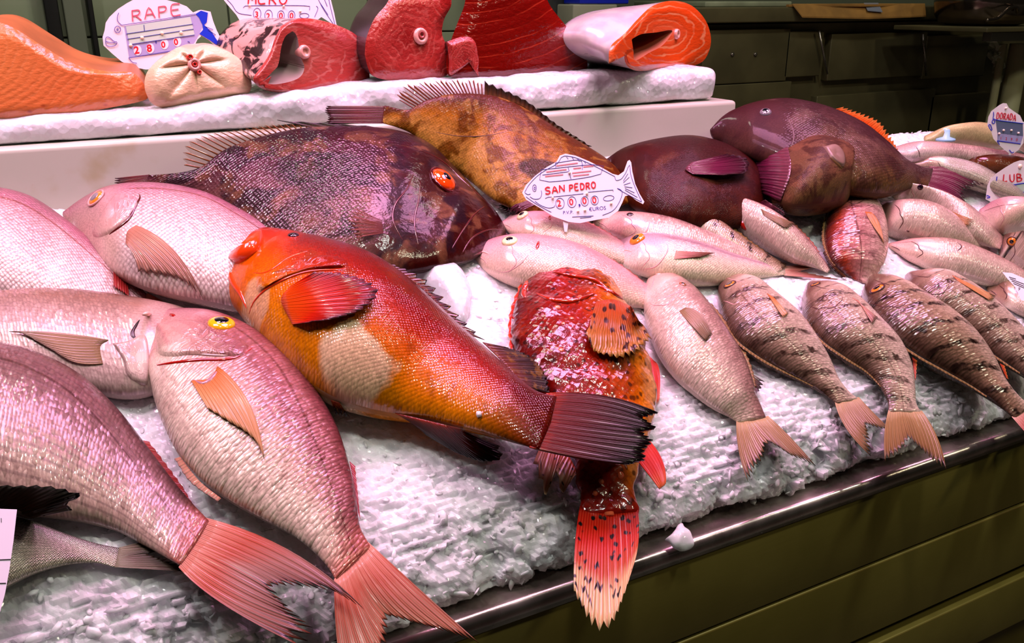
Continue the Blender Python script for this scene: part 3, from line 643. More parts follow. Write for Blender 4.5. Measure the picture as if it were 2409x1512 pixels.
F_GREYT = finmat('grey_tail_fin', [(0, c(150, 150, 130)), (0.4, c(110, 96, 84)), (1, c(60, 46, 40))], 16, c(60, 44, 38))
F_RED = finmat('red_fin', [(0, c(150, 44, 44)), (1, c(170, 40, 36))], 16, c(110, 24, 26))
F_GTAIL = finmat('maroon_tail_fin', [(0, c(180, 44, 8)), (0.2, c(104, 10, 6)), (0.65, c(52, 6, 6)), (0.88, c(16, 4, 5)), (1, c(4, 3, 4))], 20, c(24, 2, 4), 0.24, coat=0.35)
F_GPEC = finmat('orange_red_pectoral_fin', [(0, c(238, 90, 10)), (0.5, c(206, 34, 6)), (0.82, c(150, 20, 20)), (1, c(96, 70, 90))], 20, c(150, 16, 8), 0.2)
F_GDOR = finmat('dark_brown_dorsal_fin', [(0, c(110, 30, 10)), (0.5, c(50, 14, 8)), (1, c(8, 5, 5))], 14, c(16, 6, 4), 0.2, mott=(c(120, 80, 20), 5, 0.5))
F_STAIL = finmat('spotted_red_tail_fin', [(0, c(176, 20, 6)), (0.40, c(188, 28, 8)), (0.62, c(184, 76, 40)), (0.78, c(226, 206, 156)), (1, c(230, 210, 160))], 14, c(190, 60, 34), spots=(8.0, 11.0, 0.36, c(16, 10, 10)))
F_SPEC = finmat('spotted_orange_pectoral_fin', [(0, c(190, 66, 26)), (0.5, c(176, 96, 36)), (1, c(190, 140, 70))], 16, c(150, 70, 26), spots=(7.0, 6.0, 0.42, c(50, 16, 10)))
F_SDOR = finmat('spotted_pale_fin', [(0, c(190, 60, 30)), (0.4, c(206, 130, 90)), (1, c(220, 190, 150))], 8, c(170, 80, 50), spots=(7.0, 7.0, 0.30, c(26, 14, 12)))
F_SRED = finmat('scarlet_fin', [(0, c(226, 40, 16)), (0.6, c(226, 44, 18)), (1, c(232, 120, 60))], 8, c(180, 26, 12))
F_TAN = finmat('tan_tail_fin', [(0, c(214, 190, 150)), (0.25, c(164, 134, 88)), (0.85, c(132, 100, 62)), (1, c(66, 46, 32))], 18, c(116, 90, 54))
F_DORY = finmat('spiny_dorsal_fin', [(0, c(110, 56, 26)), (1, c(150, 96, 50))], 24, None, alpha=0.18)
F_DORY2 = finmat('reddish_spiny_dorsal_fin', [(0, c(120, 40, 30)), (1, c(140, 70, 44))], 24, None, alpha=0.18)
F_DTAIL = finmat('dark_red_tail_fin', [(0, c(96, 20, 22)), (0.5, c(112, 24, 20)), (1, c(56, 10, 14))], 9, c(40, 6, 10), 0.3, coat=0.25)
F_ORDOR = finmat('orange_dorsal_fin', [(0, c(170, 40, 10)), (0.6, c(200, 84, 20)), (1, c(206, 130, 60))], 20, c(120, 30, 8))
F_PURP = finmat('iridescent_purple_fin', [(0, c(120, 70, 86)), (0.5, c(110, 30, 70)), (1, c(40, 20, 26))], 12, c(60, 14, 34), 0.2, coat=0.8)
F_PINKT = finmat('pale_pink_tail_fin', [(0, c(226, 190, 170)), (0.4, c(190, 120, 110)), (1, c(130, 80, 66))], 12, c(150, 90, 80))

# ------------------------------------------------------------------ the fish
R_LEFT = 'pink breams heaped at the steel lip'
# rosy bream cut off by the picture, against the riser
b = fish('sea_bream', 'rosy scaled sea bream with dark back line next to the white riser', [(-330, 520, -330, 560), (-220, 450, -260, 640), (-100, 430, -140, 690), (0, 440, -40, 720), (80, 462, 40, 730), (160, 515, 120, 738), (235, 578, 205, 742), (290, 632, 268, 745), (345, 690, 325, 742)], 0.40, M_DENTEX2)
head_details(b, 0.24, M_DKLINE, 0.0018); eye(b, -262, 515, 20, M_AMBER, M_PUPIL, 0.35, 0.6)
fin(b, 'dorsal_fin', [(200, 545), (262, 605), (330, 675)], [(216, 548), (278, 600), (356, 690)], F_RED, rays=12)
fin(b, 'anal_fin', [(266, 612), (300, 660)], [(264, 680), (300, 700)], F_RED, on=True, rays=6)
fin(b, 'caudal_fin', [(345, 688), (325, 744)], [(430, 735), (400, 770)], F_PINK, ht=0.004)

b = fish('sea_bream', 'rosy sea bream with gold-rimmed eye lying with its head on the riser', [(148, 498, 150, 514), (195, 465, 192, 580), (255, 437, 250, 640), (330, 428, 330, 680), (410, 433, 410, 705), (490, 453, 490, 722), (560, 488, 560, 735), (630, 528, 625, 740), (700, 575, 690, 735), (770, 630, 760, 730), (820, 670, 810, 720)], 0.40, M_DENTEX2)
eye(b, 226, 466, 19, M_AMBER, M_GREYI, 0.35, 0.6, M_PINKFOLD)
plate(b, 'gill_cover', [(270, 455), (318, 458), (326, 480), (300, 515), (250, 555), (215, 555), (232, 510)], None, 0.0025)
crease(b, 'gill_slit', [(322, 452), (330, 462), (316, 490), (300, 518), (252, 555)], 0.0032, M_MAROON)
crease(b, 'cheek_line', [(300, 460), (255, 500), (215, 545)], 0.0012, M_PINKFOLD)
fin(b, 'pectoral_fin', [(320, 530), (300, 545), (296, 572)], [(480, 700), (420, 655), (330, 640)], F_PECP, mid=[(410, 590), (370, 600), (318, 605)], on=True, rays=8, jag=0.1, lift=0.0022)

b = fish('sea_bream', 'pale pink sea bream with long brown pectoral fin, head under a larger bream', [(480, 746, 478, 764), (430, 722, 440, 850), (360, 705, 380, 920), (250, 688, 300, 940), (130, 674, 180, 920), (0, 665, 40, 900), (-130, 670, -100, 880), (-260, 700, -250, 850), (-360, 750, -350, 810)], 0.38, M_GREYB, k=0.55)
fin(b, 'pectoral_fin', [(255, 800), (236, 815), (242, 856)], [(24, 784), (60, 790), (150, 840)], F_PECG, mid=[(130, 784), (125, 800), (190, 856)], on=True, rays=10, jag=0.05, lift=0.0022)
fin(b, 'caudal_fin', [(-350, 746), (-345, 812)], [(-480, 715), (-430, 765), (-425, 795), (-470, 850)], F_PINKT, ht=0.004, rays=14)
plate(b, 'gill_cover', [(262, 806), (300, 800), (345, 790), (350, 900), (318, 900), (296, 880), (290, 850)], None, 0.003)
for dx in (0, 7, 14): crease(b, 'gill_filament', [(330-dx*0.4, 750+dx), (318-dx*0.3, 768+dx*0.6), (309+dx*0.5, 786+dx*0.4), (316+dx*0.6, 798)], 0.0022, M_GILLBLK)

b = fish('sea_bream', 'silver-green bream tail end under a larger bream beside a paper label', [(-350, 1300, -360, 1330), (-260, 1225, -300, 1430), (-120, 1200, -150, 1440), (0, 1208, -10, 1393), (80, 1226, 70, 1354), (160, 1256, 150, 1330), (230, 1278, 222, 1324), (280, 1288, 270, 1334)], 0.42, M_SILVER, k=0.9, base=0.008)
head_details(b, 0.22, M_DKLINE, 0.0016); eye(b, -302, 1285, 18, M_AMBER, M_PUPIL, 0.35, 0.6)
fin(b, 'dorsal_fin', [(-150, 1200), (0, 1205), (70, 1220)], [(-150, 1110), (0, 1140), (100, 1142), (160, 1152), (196, 1166), (165, 1178), (170, 1200)], F_DARK, ht=0.085, rays=12, jag=0.08)
fin(b, 'caudal_fin', [(280, 1288), (270, 1334)], [(390, 1262), (410, 1290), (345, 1302), (432, 1330), (440, 1345)], F_GREYT, ht=0.008, straight=True, rays=14)

b = fish('sea_bream', 'large silvery pink bream with lined flank and dark-tipped tail fin', [(-400, 900, -410, 930), (-300, 830, -340, 1010), (-150, 797, -220, 1110), (0, 805, -90, 1175), (100, 830, 20, 1205), (195, 880, 110, 1217), (275, 955, 190, 1228), (345, 1045, 270, 1248), (405, 1125, 330, 1278, 0.004), (450, 1180, 385, 1308, 0.012), (492, 1225, 425, 1330, 0.02)], 0.40, M_STEEN, group=None, k=0.9)
head_details(b, 0.20, M_DKLINE, 0.0020); eye(b, -318, 885, 28, M_GOLD, M_PUPIL, 0.35, 0.55)
fin(b, 'pectoral_fin', [(-170, 1010), (-190, 1040)], [(-20, 1090), (-60, 1110)], F_PECO, on=True, rays=8)
fin(b, 'dorsal_fin', [(330, 1035), (380, 1105), (430, 1170)], [(352, 1040), (420, 1130), (452, 1182)], F_RED, rays=8)
fin(b, 'caudal_fin', [(485, 1218), (470, 1262), (420, 1334)], [(855, 1432), (790, 1392), (720, 1380), (640, 1376), (655, 1402), (690, 1440), (740, 1480), (715, 1525)], F_PINK2, mid=[(690, 1300), (640, 1318), (580, 1330), (560, 1335), (560, 1360), (560, 1392), (545, 1420), (530, 1425)], ht=0.030, rays=22, jag=0.14, straight=True)

b = fish('sea_bream', 'whole pink bream with bright golden eye and orange pectoral fin', [(332, 741, 328, 754), (385, 730, 331, 790), (450, 730, 340, 840), (520, 742, 350, 890), (590, 772, 362, 945), (655, 815, 385, 1005), (710, 868, 420, 1070), (757, 935, 475, 1130), (795, 1005, 545, 1180), (820, 1080, 620, 1222), (835, 1150, 690, 1260), (842, 1205, 740, 1300), (850, 1245, 772, 1335), (872, 1285, 790, 1365)], 0.42, M_DENTEX, base=0.012, N=90)
eye(b, 521, 760, 30, M_GOLD, M_PUPIL, 0.35, 0.55)
crease(b, 'mouth', [(333, 742), (352, 744), (366, 752), (385, 748)], 0.003, M_LIPP)
crease(b, 'upper_lip', [(334, 738), (360, 735), (384, 742)], 0.004, M_LIPP)
plate(b, 'gill_cover', [(360, 760), (450, 752), (540, 790), (588, 812), (575, 838), (530, 838), (450, 836), (400, 840), (365, 828)], None, 0.004)
crease(b, 'gill_slit', [(600, 812), (580, 828), (540, 844), (470, 846), (405, 853), (350, 862)], 0.0034, M_BLOOD)
crease(b, 'gill_edge', [(585, 822), (530, 836), (450, 832), (385, 838)], 0.0030, plain('grey_gill_edge', c(150, 122, 112), 0.25, 0.2, coat=0.4))
crease(b, 'cheek_fold', [(400, 800), (430, 800), (480, 792), (530, 792)], 0.0018, M_PINKFOLD)
crease(b, 'nostril', [(398, 738), (412, 744)], 0.0035, M_BLOOD)
fin(b, 'pectoral_fin', [(512, 862), (494, 890), (450, 896)], [(622, 1085), (590, 1030), (490, 965)], F_PECO, mid=[(585, 950), (560, 950), (470, 930)], on=True, rays=9, jag=0.05, lift=0.0022)
crease(b, 'fin_root', [(514, 866), (500, 888), (478, 902), (450, 892)], 0.004, plain('purple_fin_root', c(158, 108, 116), 0.3, coat=0.4))
fin(b, 'anal_fin', [(424, 1075), (470, 1132), (520, 1172)], [(410, 1080), (448, 1135), (512, 1180)], F_PECP, rays=8)
fin(b, 'dorsal_fin', [(822, 1085), (834, 1150), (842, 1205)], [(836, 1098), (842, 1160), (848, 1222)], F_RED, rays=8)
fin(b, 'caudal_fin', [(866, 1275), (838, 1320), (786, 1362)], [(1128, 1514), (1060, 1488), (985, 1468), (912, 1448), (912, 1480), (908, 1520), (860, 1575), (806, 1610)], F_PINK, mid=[(1000, 1398), (960, 1408), (900, 1405), (870, 1400), (862, 1425), (850, 1450), (820, 1470), (790, 1480)], ht=0.004, rays=24, jag=0.10, straight=True)

# the orange grouper lying across the scorpionfish
GP = [(540, 572, 508, 590), (580, 545, 500, 630), (645, 546, 516, 682), (718, 564, 552, 728), (800, 582, 598, 794), (870, 603, 650, 850), (930, 632, 705, 900), (985, 672, 765, 940), (1040, 722, 840, 965), (1095, 775, 920, 980, 0.006), (1150, 822, 1010, 992, 0.018), (1200, 868, 1090, 1010, 0.034), (1235, 900, 1160, 1028, 0.046), (1270, 922, 1225, 1046, 0.054), (1310, 932, 1268, 1058, 0.058)]
b = fish('grouper', 'glossy orange and red grouper with black-edged tail across the scorpionfish', GP, 0.52, M_GROUP, base=0.006, N=96, M=40)
fin(b, 'caudal_fin', [(1285, 926), (1262, 985), (1245, 1052)], [(1547, 972), (1512, 984), (1546, 1008), (1510, 1016), (1538, 1038), (1516, 1058), (1520, 1082), (1480, 1092)], F_GTAIL, mid=[(1420, 932), (1405, 962), (1402, 985), (1395, 1005), (1388, 1022), (1380, 1042), (1372, 1060), (1365, 1078)], ht=0.052, rays=20, jag=0.04, ridge=0.0003, thick=0.002, straight=True)
fin(b, 'soft_dorsal_fin', [(1135, 805), (1180, 850), (1225, 905)], [(1195, 818), (1248, 838), (1284, 880), (1296, 926)], F_GDOR, rays=12, jag=0.06)
fin(b, 'spiny_dorsal_fin', [(905, 620), (980, 668), (1060, 745), (1110, 790)], [(930, 622), (1008, 662), (1082, 745), (1140, 800)], F_GDOR, rays=10, jag=0.5)
fin(b, 'anal_fin', [(930, 972), (1000, 988), (1080, 1008)], [(1000, 1022), (1080, 1068), (1140, 1086), (1182, 1078), (1176, 1050)], F_GTAIL, mid=[(975, 1000), (1040, 1030), (1090, 1045), (1120, 1040), (1120, 1028)], ht=0.022, rays=12, jag=0.05)
fin(b, 'pectoral_fin', [(684, 676), (664, 708), (690, 764)], [(745, 657), (805, 660), (860, 678), (884, 703), (850, 740), (795, 760), (725, 768)], F_GPEC, on=True, rays=18, jag=0.04, lift=0.007, ridge=0.00025, thick=0.0014)
fin(b, 'pelvic_fin', [(780, 938), (800, 944)], [(800, 958), (828, 962)], F_GDOR, on=True, rays=4, lift=0.006)
crease(b, 'upper_lip', [(612, 549), (604, 566), (592, 590), (570, 604), (545, 606)], 0.016, M_LIPO, 0.005)
crease(b, 'lower_lip', [(522, 580), (530, 596), (545, 606), (556, 604)], 0.009, M_LIPO, 0.002)
crease(b, 'jaw_line', [(590, 640), (618, 642), (645, 630), (680, 605), (730, 588)], 0.0018, M_LIPO)
crease(b, 'jaw_bone', [(532, 600), (545, 660), (565, 690), (582, 730)], 0.005, M_LIPO)
crease(b, 'gill_edge', [(586, 738), (600, 706), (640, 672), (720, 640), (818, 634)], 0.0026, plain('red_gill_edge', c(196, 52, 16), 0.18, coat=0.7), 0.0005)
plate(b, 'gill_cover', [(600, 652), (650, 640), (720, 606), (800, 604), (822, 626), (740, 634), (650, 664), (604, 690)], None, 0.004)
eye(b, 690, 553, 13, M_DARKI, M_PUPIL, 0.4, 0.5)
for (px, py) in ((1128, 975), (1346, 1062)):
    p, n = hit(b, px, py); V = [tuple(p+np.array([random.uniform(-1, 1) for _ in range(3)])*0.0) for _ in range(0)]
    r = 0.0024; V = []
    for i in range(6):
        for k in range(8):
            f = math.pi*i/5; t = 2*math.pi*k/8; rr = r*(1+0.25*math.sin(3*t+i)); V.append(p+n*(r*0.6)+rr*np.array([math.sin(f)*math.cos(t), math.sin(f)*math.sin(t), math.cos(f)]))
    o = new_obj('ice_bead', V, grid_faces(6, 8, True), M_CHIP, None)
    tag(o, 'tiny white ice bead on the orange grouper by its ' + ('belly' if px < 1200 else 'tail fin'), 'ice', 'ice beads on the grouper')

# scorpionfish, tail hanging over the lip
b = fish('scorpionfish', 'red spotted scorpionfish with its tail hanging over the steel lip', [(1296, 578, 1345, 573), (1262, 598, 1388, 588), (1243, 640, 1425, 635), (1222, 690, 1455, 685), (1203, 750, 1480, 735), (1202, 810, 1508, 790), (1225, 870, 1528, 850), (1262, 930, 1540, 915), (1300, 990, 1543, 975), (1330, 1040, 1530, 1030), (1350, 1080, 1508, 1080), (1360, 1130, 1496, 1130), (1366, 1180, 1494, 1180), (1368, 1208, 1497, 1208)], 0.42, M_SCORP, N=90, M=40, lump=0.0035, lumps=55.0, k=0.7)
fin(b, 'caudal_fin', [(1364, 1190), (1430, 1205), (1500, 1190)], [(1350, 1390), (1372, 1440), (1404, 1484), (1440, 1470), (1468, 1400), (1490, 1330)], F_STAIL, mid=[(1352, 1290), (1385, 1310), (1420, 1325), (1450, 1315), (1478, 1300), (1502, 1268)], ht=0.016, rays=13, jag=0.06, ridge=0.00025, thick=0.0012)
fin(b, 'pectoral_fin', [(1402, 712), (1440, 706), (1482, 722)], [(1376, 800), (1392, 838), (1440, 852), (1492, 838), (1516, 800)], F_SPEC, on=True, rays=14, jag=0.08, lift=0.006, ridge=0.00025)
fin(b, 'pelvic_fin', [(1522, 832), (1540, 850)], [(1540, 962), (1550, 950)], F_SRED, mid=[(1538, 900), (1552, 880)], ht=0.01, rays=5)
fin(b, 'anal_fin', [(1512, 1020), (1500, 1085)], [(1566, 1140), (1552, 1152)], F_SRED, mid=[(1556, 1078), (1520, 1110)], ht=0.008, rays=6, jag=0.05)
fin(b, 'soft_dorsal_fin', [(1290, 1005), (1330, 1060), (1362, 1115)], [(1254, 1090), (1284, 1172), (1306, 1110), (1322, 1168), (1350, 1120)], F_SDOR, ht=0.008, rays=7, jag=0.15, straight=True)
fin(b, 'spiny_dorsal_fin', [(1236, 650), (1204, 745), (1206, 830)], [(1226, 655), (1196, 745), (1198, 835)], F_SRED, rays=8, jag=0.6)
eye(b, 1299, 606, 19, M_DARKI, M_PUPIL, 0.8, 0.5, plain('red_brow', c(150, 24, 12), 0.2, coat=0.7))
for i, (pts, w) in enumerate((([(1262, 690), (1300, 706), (1350, 708), (1400, 690)], 0.005), ([(1300, 640), (1350, 650), (1400, 660), (1440, 690)], 0.004), ([(1400, 668), (1440, 690), (1466, 704)], 0.005), ([(1240, 660), (1232, 690), (1236, 700)], 0.006), ([(1330, 600), (1370, 610), (1410, 630)], 0.0035))):
    crease(b, 'head_ridge', pts, w, M_SCORP if False else plain('red_ridge', c(184, 40, 16), 0.16, 0, 40, 0.2, coat=0.8), 0.001)
for (px, py, rr) in ((1312, 722, 8), (1368, 700, 10), (1345, 748, 6), (1325, 760, 5), (1320, 822, 7), (1432, 1212, 13), (1414, 1132, 7), (1460, 1118, 9), (1400, 1160, 6)):
    eye(b, px, py, rr, plain('wet_wart', c(214, 96, 62), 0.1, coat=1.0), plain('wart_tip', c(222, 120, 84), 0.1, coat=1.0), 0.35, 0.5, name='wart')

# john dories
b = fish('john_dory', 'dark purple john dory with big orange eye and spiny dorsal fin', [(1190, 535, 1186, 560), (1166, 495, 1118, 608), (1122, 447, 1050, 630), (1070, 390, 960, 645), (1010, 335, 870, 652), (930, 306, 780, 640), (820, 298, 690, 620), (710, 302, 610, 590), (610, 323, 540, 550), (530, 352, 480, 505), (480, 390, 432, 462), (430, 405, 392, 440), (350, 412, 345, 430)], 0.24, M_DORY, k=0.9, base=0.004, N=90, M=40)
eye(b, 1043, 424, 33, M_ORIRIS, M_PUPIL, 0.5, 0.42, plain('dark_red_socket', c(70, 8, 14), 0.15, coat=0.8))
fin(b, 'dorsal_fin', [(476, 398), (540, 350), (640, 316), (745, 301)], [(432, 390), (430, 360), (442, 336), (480, 318), (560, 305), (650, 293), (745, 294)], F_DORY, rays=24, jag=0.25, ridge=0.0006, thick=0.0007)
fin(b, 'dorsal_filament', [(740, 302), (900, 303)], [(652, 283), (860, 296)], F_DARK, rays=4, jag=0.1)
fin(b, 'pectoral_fin', [(898, 520), (902, 550)], [(830, 500), (820, 520), (822, 545), (830, 570)], F_DORY2, on=True, rays=7, jag=0.3, lift=0.006, ridge=0.0006, thick=0.0007)
fin(b, 'caudal_fin', [(352, 411), (347, 430)], [(270, 420), (268, 452)], F_DTAIL, rays=6)
for nm, pts, w, mt in (('cheek_bone', [(975, 400), (960, 440), (930, 480), (925, 520), (950, 570)], 0.0018, M_MAROON), ('cheek_bone', [(990, 418), (985, 470), (975, 520), (985, 580)], 0.0018, M_MAROON), ('jaw_bone', [(1150, 480), (1120, 500), (1090, 540), (1060, 590)], 0.0018, M_MAROON), ('jaw_bone', [(1188, 540), (1150, 540), (1110, 560), (1085, 600)], 0.0018, M_MAROON), ('brow_ridge', [(985, 350), (1040, 378), (1090, 425), (1150, 480)], 0.0018, M_MAROON), ('mouth', [(1192, 548), (1178, 562), (1140, 590), (1112, 602)], 0.004, M_MAROON)):
    crease(b, nm, pts, w, mt)

b = fish('john_dory', 'tawny brown john dory behind the dark one, tail fin against the slab', [(1490, 450, 1478, 478), (1445, 388, 1395, 505), (1390, 348, 1312, 512), (1320, 308, 1230, 500), (1250, 262, 1160, 470), (1180, 230, 1110, 430), (1110, 220, 1060, 390), (1050, 223, 1010, 352), (1000, 237, 970, 316), (960, 258, 935, 300), (905, 248, 900, 290)], 0.24, M_DORY2, base=0.012, N=80)
fin(b, 'dorsal_fin', [(972, 256), (1020, 230), (1080, 220), (1140, 223)], [(938, 236), (934, 214), (956, 200), (1000, 193), (1070, 188), (1140, 191)], F_DORY2, rays=18, jag=0.25, ridge=0.0006, thick=0.0007)
fin(b, 'soft_dorsal_fin', [(1140, 224), (1220, 246), (1300, 298), (1380, 345)], [(1140, 190), (1235, 235), (1310, 292), (1392, 345)], F_DARK, rays=14, jag=0.2)
fin(b, 'caudal_fin', [(915, 250), (908, 290)], [(768, 250), (764, 262), (772, 275), (766, 290)], F_DTAIL, ht=0.02, rays=9, jag=0.05, ridge=0.00025)
fin(b, 'pelvic_fin', [(1250, 470), (1265, 480)], [(1170, 496), (1185, 512)], F_PURP, on=True, rays=4, lift=0.006)
crease(b, 'lateral_line', [(1010, 308), (1080, 320), (1150, 318), (1230, 300)], 0.0008, M_DKLINE)
crease(b, 'gill_edge', [(1330, 380), (1305, 420), (1310, 470)], 0.0024, plain('tawny_fold', c(150, 104, 62), 0.4))

# fish at the back right
b = fish('sea_bream', 'big purple-grey bream with orange dorsal fin and dark forked tail', [(1672, 303, 1680, 328), (1710, 265, 1722, 348), (1770, 240, 1790, 378), (1840, 233, 1870, 412), (1920, 250, 1950, 440), (2000, 285, 2030, 462), (2070, 330, 2080, 466), (2120, 370, 2120, 456), (2165, 390, 2150, 442), (2195, 396, 2182, 440)], 0.36, M_GREYP, base=0.03, k=0.9)
eye(b, 1801, 264, 13, M_GREYI, M_PUPIL, 0.5, 0.55)
fin(b, 'dorsal_fin', [(1945, 262), (2020, 300), (2075, 345), (2108, 368)], [(1985, 252), (2060, 280), (2092, 315), (2112, 350)], F_ORDOR, rays=16, jag=0.2)
fin(b, 'caudal_fin', [(2185, 392), (2178, 444)], [(2322, 432), (2290, 440), (2268, 452), (2272, 478), (2282, 505)], F_PURP, mid=[(2260, 400), (2240, 415), (2230, 435), (2228, 450), (2228, 470)], ht=0.03, rays=14)
crease(b, 'gill_slit', [(1850, 270), (1868, 320), (1850, 370)], 0.0016, plain('grey_purple_fold', c(96, 70, 72), 0.4))
b = fish('sea_bream', 'wine-brown bream with glossy dark pectoral fin behind the price tag', [(1425, 375, 1430, 400), (1470, 345, 1460, 460), (1540, 325, 1520, 510), (1620, 317, 1600, 540), (1700, 335, 1670, 545), (1760, 370, 1740, 540), (1800, 425, 1790, 530), (1815, 470, 1810, 520)], 0.34, M_BROWN, base=0.0)
fin(b, 'pectoral_fin', [(1625, 385), (1612, 400), (1628, 412)], [(1700, 376), (1742, 384), (1752, 400), (1740, 420), (1690, 424)], F_PURP, on=True, rays=9, jag=0.02, lift=0.008)
b = fish('triggerfish', 'blotchy grey-brown deep-bodied fish in front of the big purple-grey bream', [(2018, 398, 2008, 430), (2002, 350, 1990, 488), (1955, 323, 1935, 508), (1893, 313, 1872, 506), (1845, 325, 1832, 482), (1805, 338, 1805, 445), (1768, 347, 1775, 402)], 0.36, M_TRIG, base=0.022)
fin(b, 'caudal_fin', [(1850, 328), (1862, 400), (1838, 474)], [(1752, 350), (1770, 395), (1806, 452)], F_PURP, on=True, rays=12, lift=0.006, ridge=0.0005)
crease(b, 'pectoral_socket', [(1950, 365), (1970, 385), (1982, 398)], 0.005, M_TRIG)
plate(b, 'pectoral_fin', [(1936, 345), (1965, 340), (1985, 362), (1985, 392), (1960, 378)], plain('grey_brown_flap', c(132, 104, 92), 0.35, 0, 30, 0.1), 0.004)
fin(b, 'pelvic_fin', [(1800, 470), (1845, 500)], [(1782, 480), (1790, 512), (1850, 512)], F_PURP, ht=0.02, rays=6)

# small fish of the middle heap
GM = 'small fish heaped in the middle of the ice'
def small(label, pairs, mat, ratio=0.5, base=0.0, **kw): return fish('small_bream', label, pairs, ratio, mat, group=GM, base=base, N=56, M=28, **kw)
b = small('pale pink small bream under the edge of the hand-written price tag', [(1180, 521, 1181, 532), (1215, 498, 1210, 556), (1270, 494, 1265, 582), (1340, 508, 1330, 602), (1400, 533, 1390, 612), (1460, 566, 1450, 622), (1520, 600, 1510, 630)], M_PANDORA, 0.42, 0.004)
head_details(b, 0.21, M_PINKFOLD if 'barred' not in b.root['label'] else M_DKLINE, 0.0012)
dorsal_ridge(b, F_PINKT if 'barred' not in b.root['label'] else F_TAN, px=5)
eye(b, 1229, 506, 15, M_CREAM, M_PUPIL, 0.35, 0.5); crease(b, 'gill_slit', [(1293, 506), (1294, 518)], 0.003, M_BLOOD); crease(b, 'gill_edge', [(1290, 505), (1298, 530), (1275, 548)], 0.0012, M_PINKFOLD)
b = small('pale pink small bream with cream-ringed eye beside the scorpionfish head', [(1112, 592, 1113, 604), (1150, 562, 1150, 643), (1215, 549, 1210, 674), (1300, 556, 1290, 697), (1380, 580, 1360, 712), (1450, 618, 1430, 722), (1510, 660, 1490, 724), (1570, 705, 1560, 732)], M_PANDORA, 0.46)
head_details(b, 0.21, M_PINKFOLD if 'barred' not in b.root['label'] else M_DKLINE, 0.0012)
dorsal_ridge(b, F_PINKT if 'barred' not in b.root['label'] else F_TAN, px=5)
eye(b, 1199, 566, 19, M_CREAM, M_PUPIL, 0.35, 0.5); crease(b, 'gill_slit', [(1268, 566), (1262, 588)], 0.0035, M_BLOOD)
crease(b, 'mouth', [(1113, 598), (1135, 592), (1152, 598)], 0.0022, M_LIPP); crease(b, 'gill_edge', [(1250, 590), (1225, 620), (1190, 640), (1160, 634)], 0.0012, M_PINKFOLD)
b = small('pale grey-backed small fish whose head touches the price tag', [(1395, 510, 1397, 526), (1430, 499, 1438, 552), (1500, 498, 1500, 582), (1580, 512, 1572, 610), (1670, 545, 1655, 628), (1760, 580, 1745, 634), (1850, 620, 1842, 640)], M_WHITEF, 0.45)
head_details(b, 0.21, M_PINKFOLD if 'barred' not in b.root['label'] else M_DKLINE, 0.0012)
dorsal_ridge(b, F_PINKT if 'barred' not in b.root['label'] else F_TAN, px=5)
crease(b, 'mouth', [(1398, 518), (1415, 510), (1435, 514)], 0.003, M_LIPP); eye(b, 1482, 504, 8, M_DARKI, M_PUPIL, 0.3); crease(b, 'gill_edge', [(1530, 520), (1520, 545), (1500, 560)], 0.0016, M_PINKFOLD)
b = small('brown barred small bream with dark head under the wine-brown bream', [(1523, 436, 1521, 452), (1546, 430, 1526, 492), (1600, 450, 1562, 522), (1660, 490, 1622, 552), (1720, 535, 1692, 592), (1780, 580, 1752, 616), (1850, 622, 1832, 640)], M_MARM2, 0.45, 0.004)
head_details(b, 0.21, M_PINKFOLD if 'barred' not in b.root['label'] else M_DKLINE, 0.0012)
dorsal_ridge(b, F_PINKT if 'barred' not in b.root['label'] else F_TAN, px=5)
eye(b, 1568, 468, 9, M_AMBER, M_PUPIL, 0.4, 0.5, M_DKLINE)
b = small('white-bellied small fish turned belly up with a red gill', [(1680, 454, 1676, 470), (1740, 466, 1700, 514), (1800, 485, 1752, 558), (1850, 515, 1812, 596), (1900, 560, 1862, 618), (1935, 605, 1916, 630), (1955, 632, 1946, 642)], M_WHITEF, 0.5, 0.006)
head_details(b, 0.21, M_PINKFOLD if 'barred' not in b.root['label'] else M_DKLINE, 0.0012)
dorsal_ridge(b, F_PINKT if 'barred' not in b.root['label'] else F_TAN, px=5)
crease(b, 'gill_slit', [(1744, 518), (1748, 532), (1756, 542)], 0.006, M_BLOOD); crease(b, 'mouth', [(1680, 458), (1700, 464), (1730, 472)], 0.002, M_LIPP)
fin(b, 'pectoral_fin', [(1790, 492), (1796, 506)], [(1870, 530), (1850, 540)], F_PECG, on=True, rays=5)
fin(b, 'pelvic_fin', [(1785, 476), (1792, 492)], [(1830, 480), (1850, 500)], F_DARK, ht=0.04, rays=5)
b = small('yellow-bellied small bream with amber eye and forked tail in front of the heap', [(1436, 590, 1438, 605), (1465, 560, 1475, 634), (1520, 547, 1525, 652), (1590, 555, 1600, 669), (1660, 575, 1670, 673), (1730, 598, 1735, 666), (1790, 615, 1790, 656), (1848, 628, 1847, 646)], M_PANDORA2, 0.46)
head_details(b, 0.21, M_PINKFOLD if 'barred' not in b.root['label'] else M_DKLINE, 0.0012)
dorsal_ridge(b, F_PINKT if 'barred' not in b.root['label'] else F_TAN, px=5)
eye(b, 1498, 562, 19, M_AMBER, M_PUPIL, 0.35, 0.5)
fin(b, 'caudal_fin', [(1840, 626), (1845, 648)], [(1956, 622), (1905, 632), (1882, 638), (1930, 648), (1992, 660)], F_PINKT, ht=0.006, rays=10, straight=True)
fin(b, 'pectoral_fin', [(1590, 590), (1585, 610)], [(1680, 598), (1650, 606)], F_PINKT, on=True, rays=6)
crease(b, 'gill_edge', [(1560, 565), (1572, 585), (1545, 625), (1510, 634)], 0.0014, M_PINKFOLD); crease(b, 'mouth', [(1440, 594), (1470, 588), (1490, 592)], 0.0016, M_LIPP)
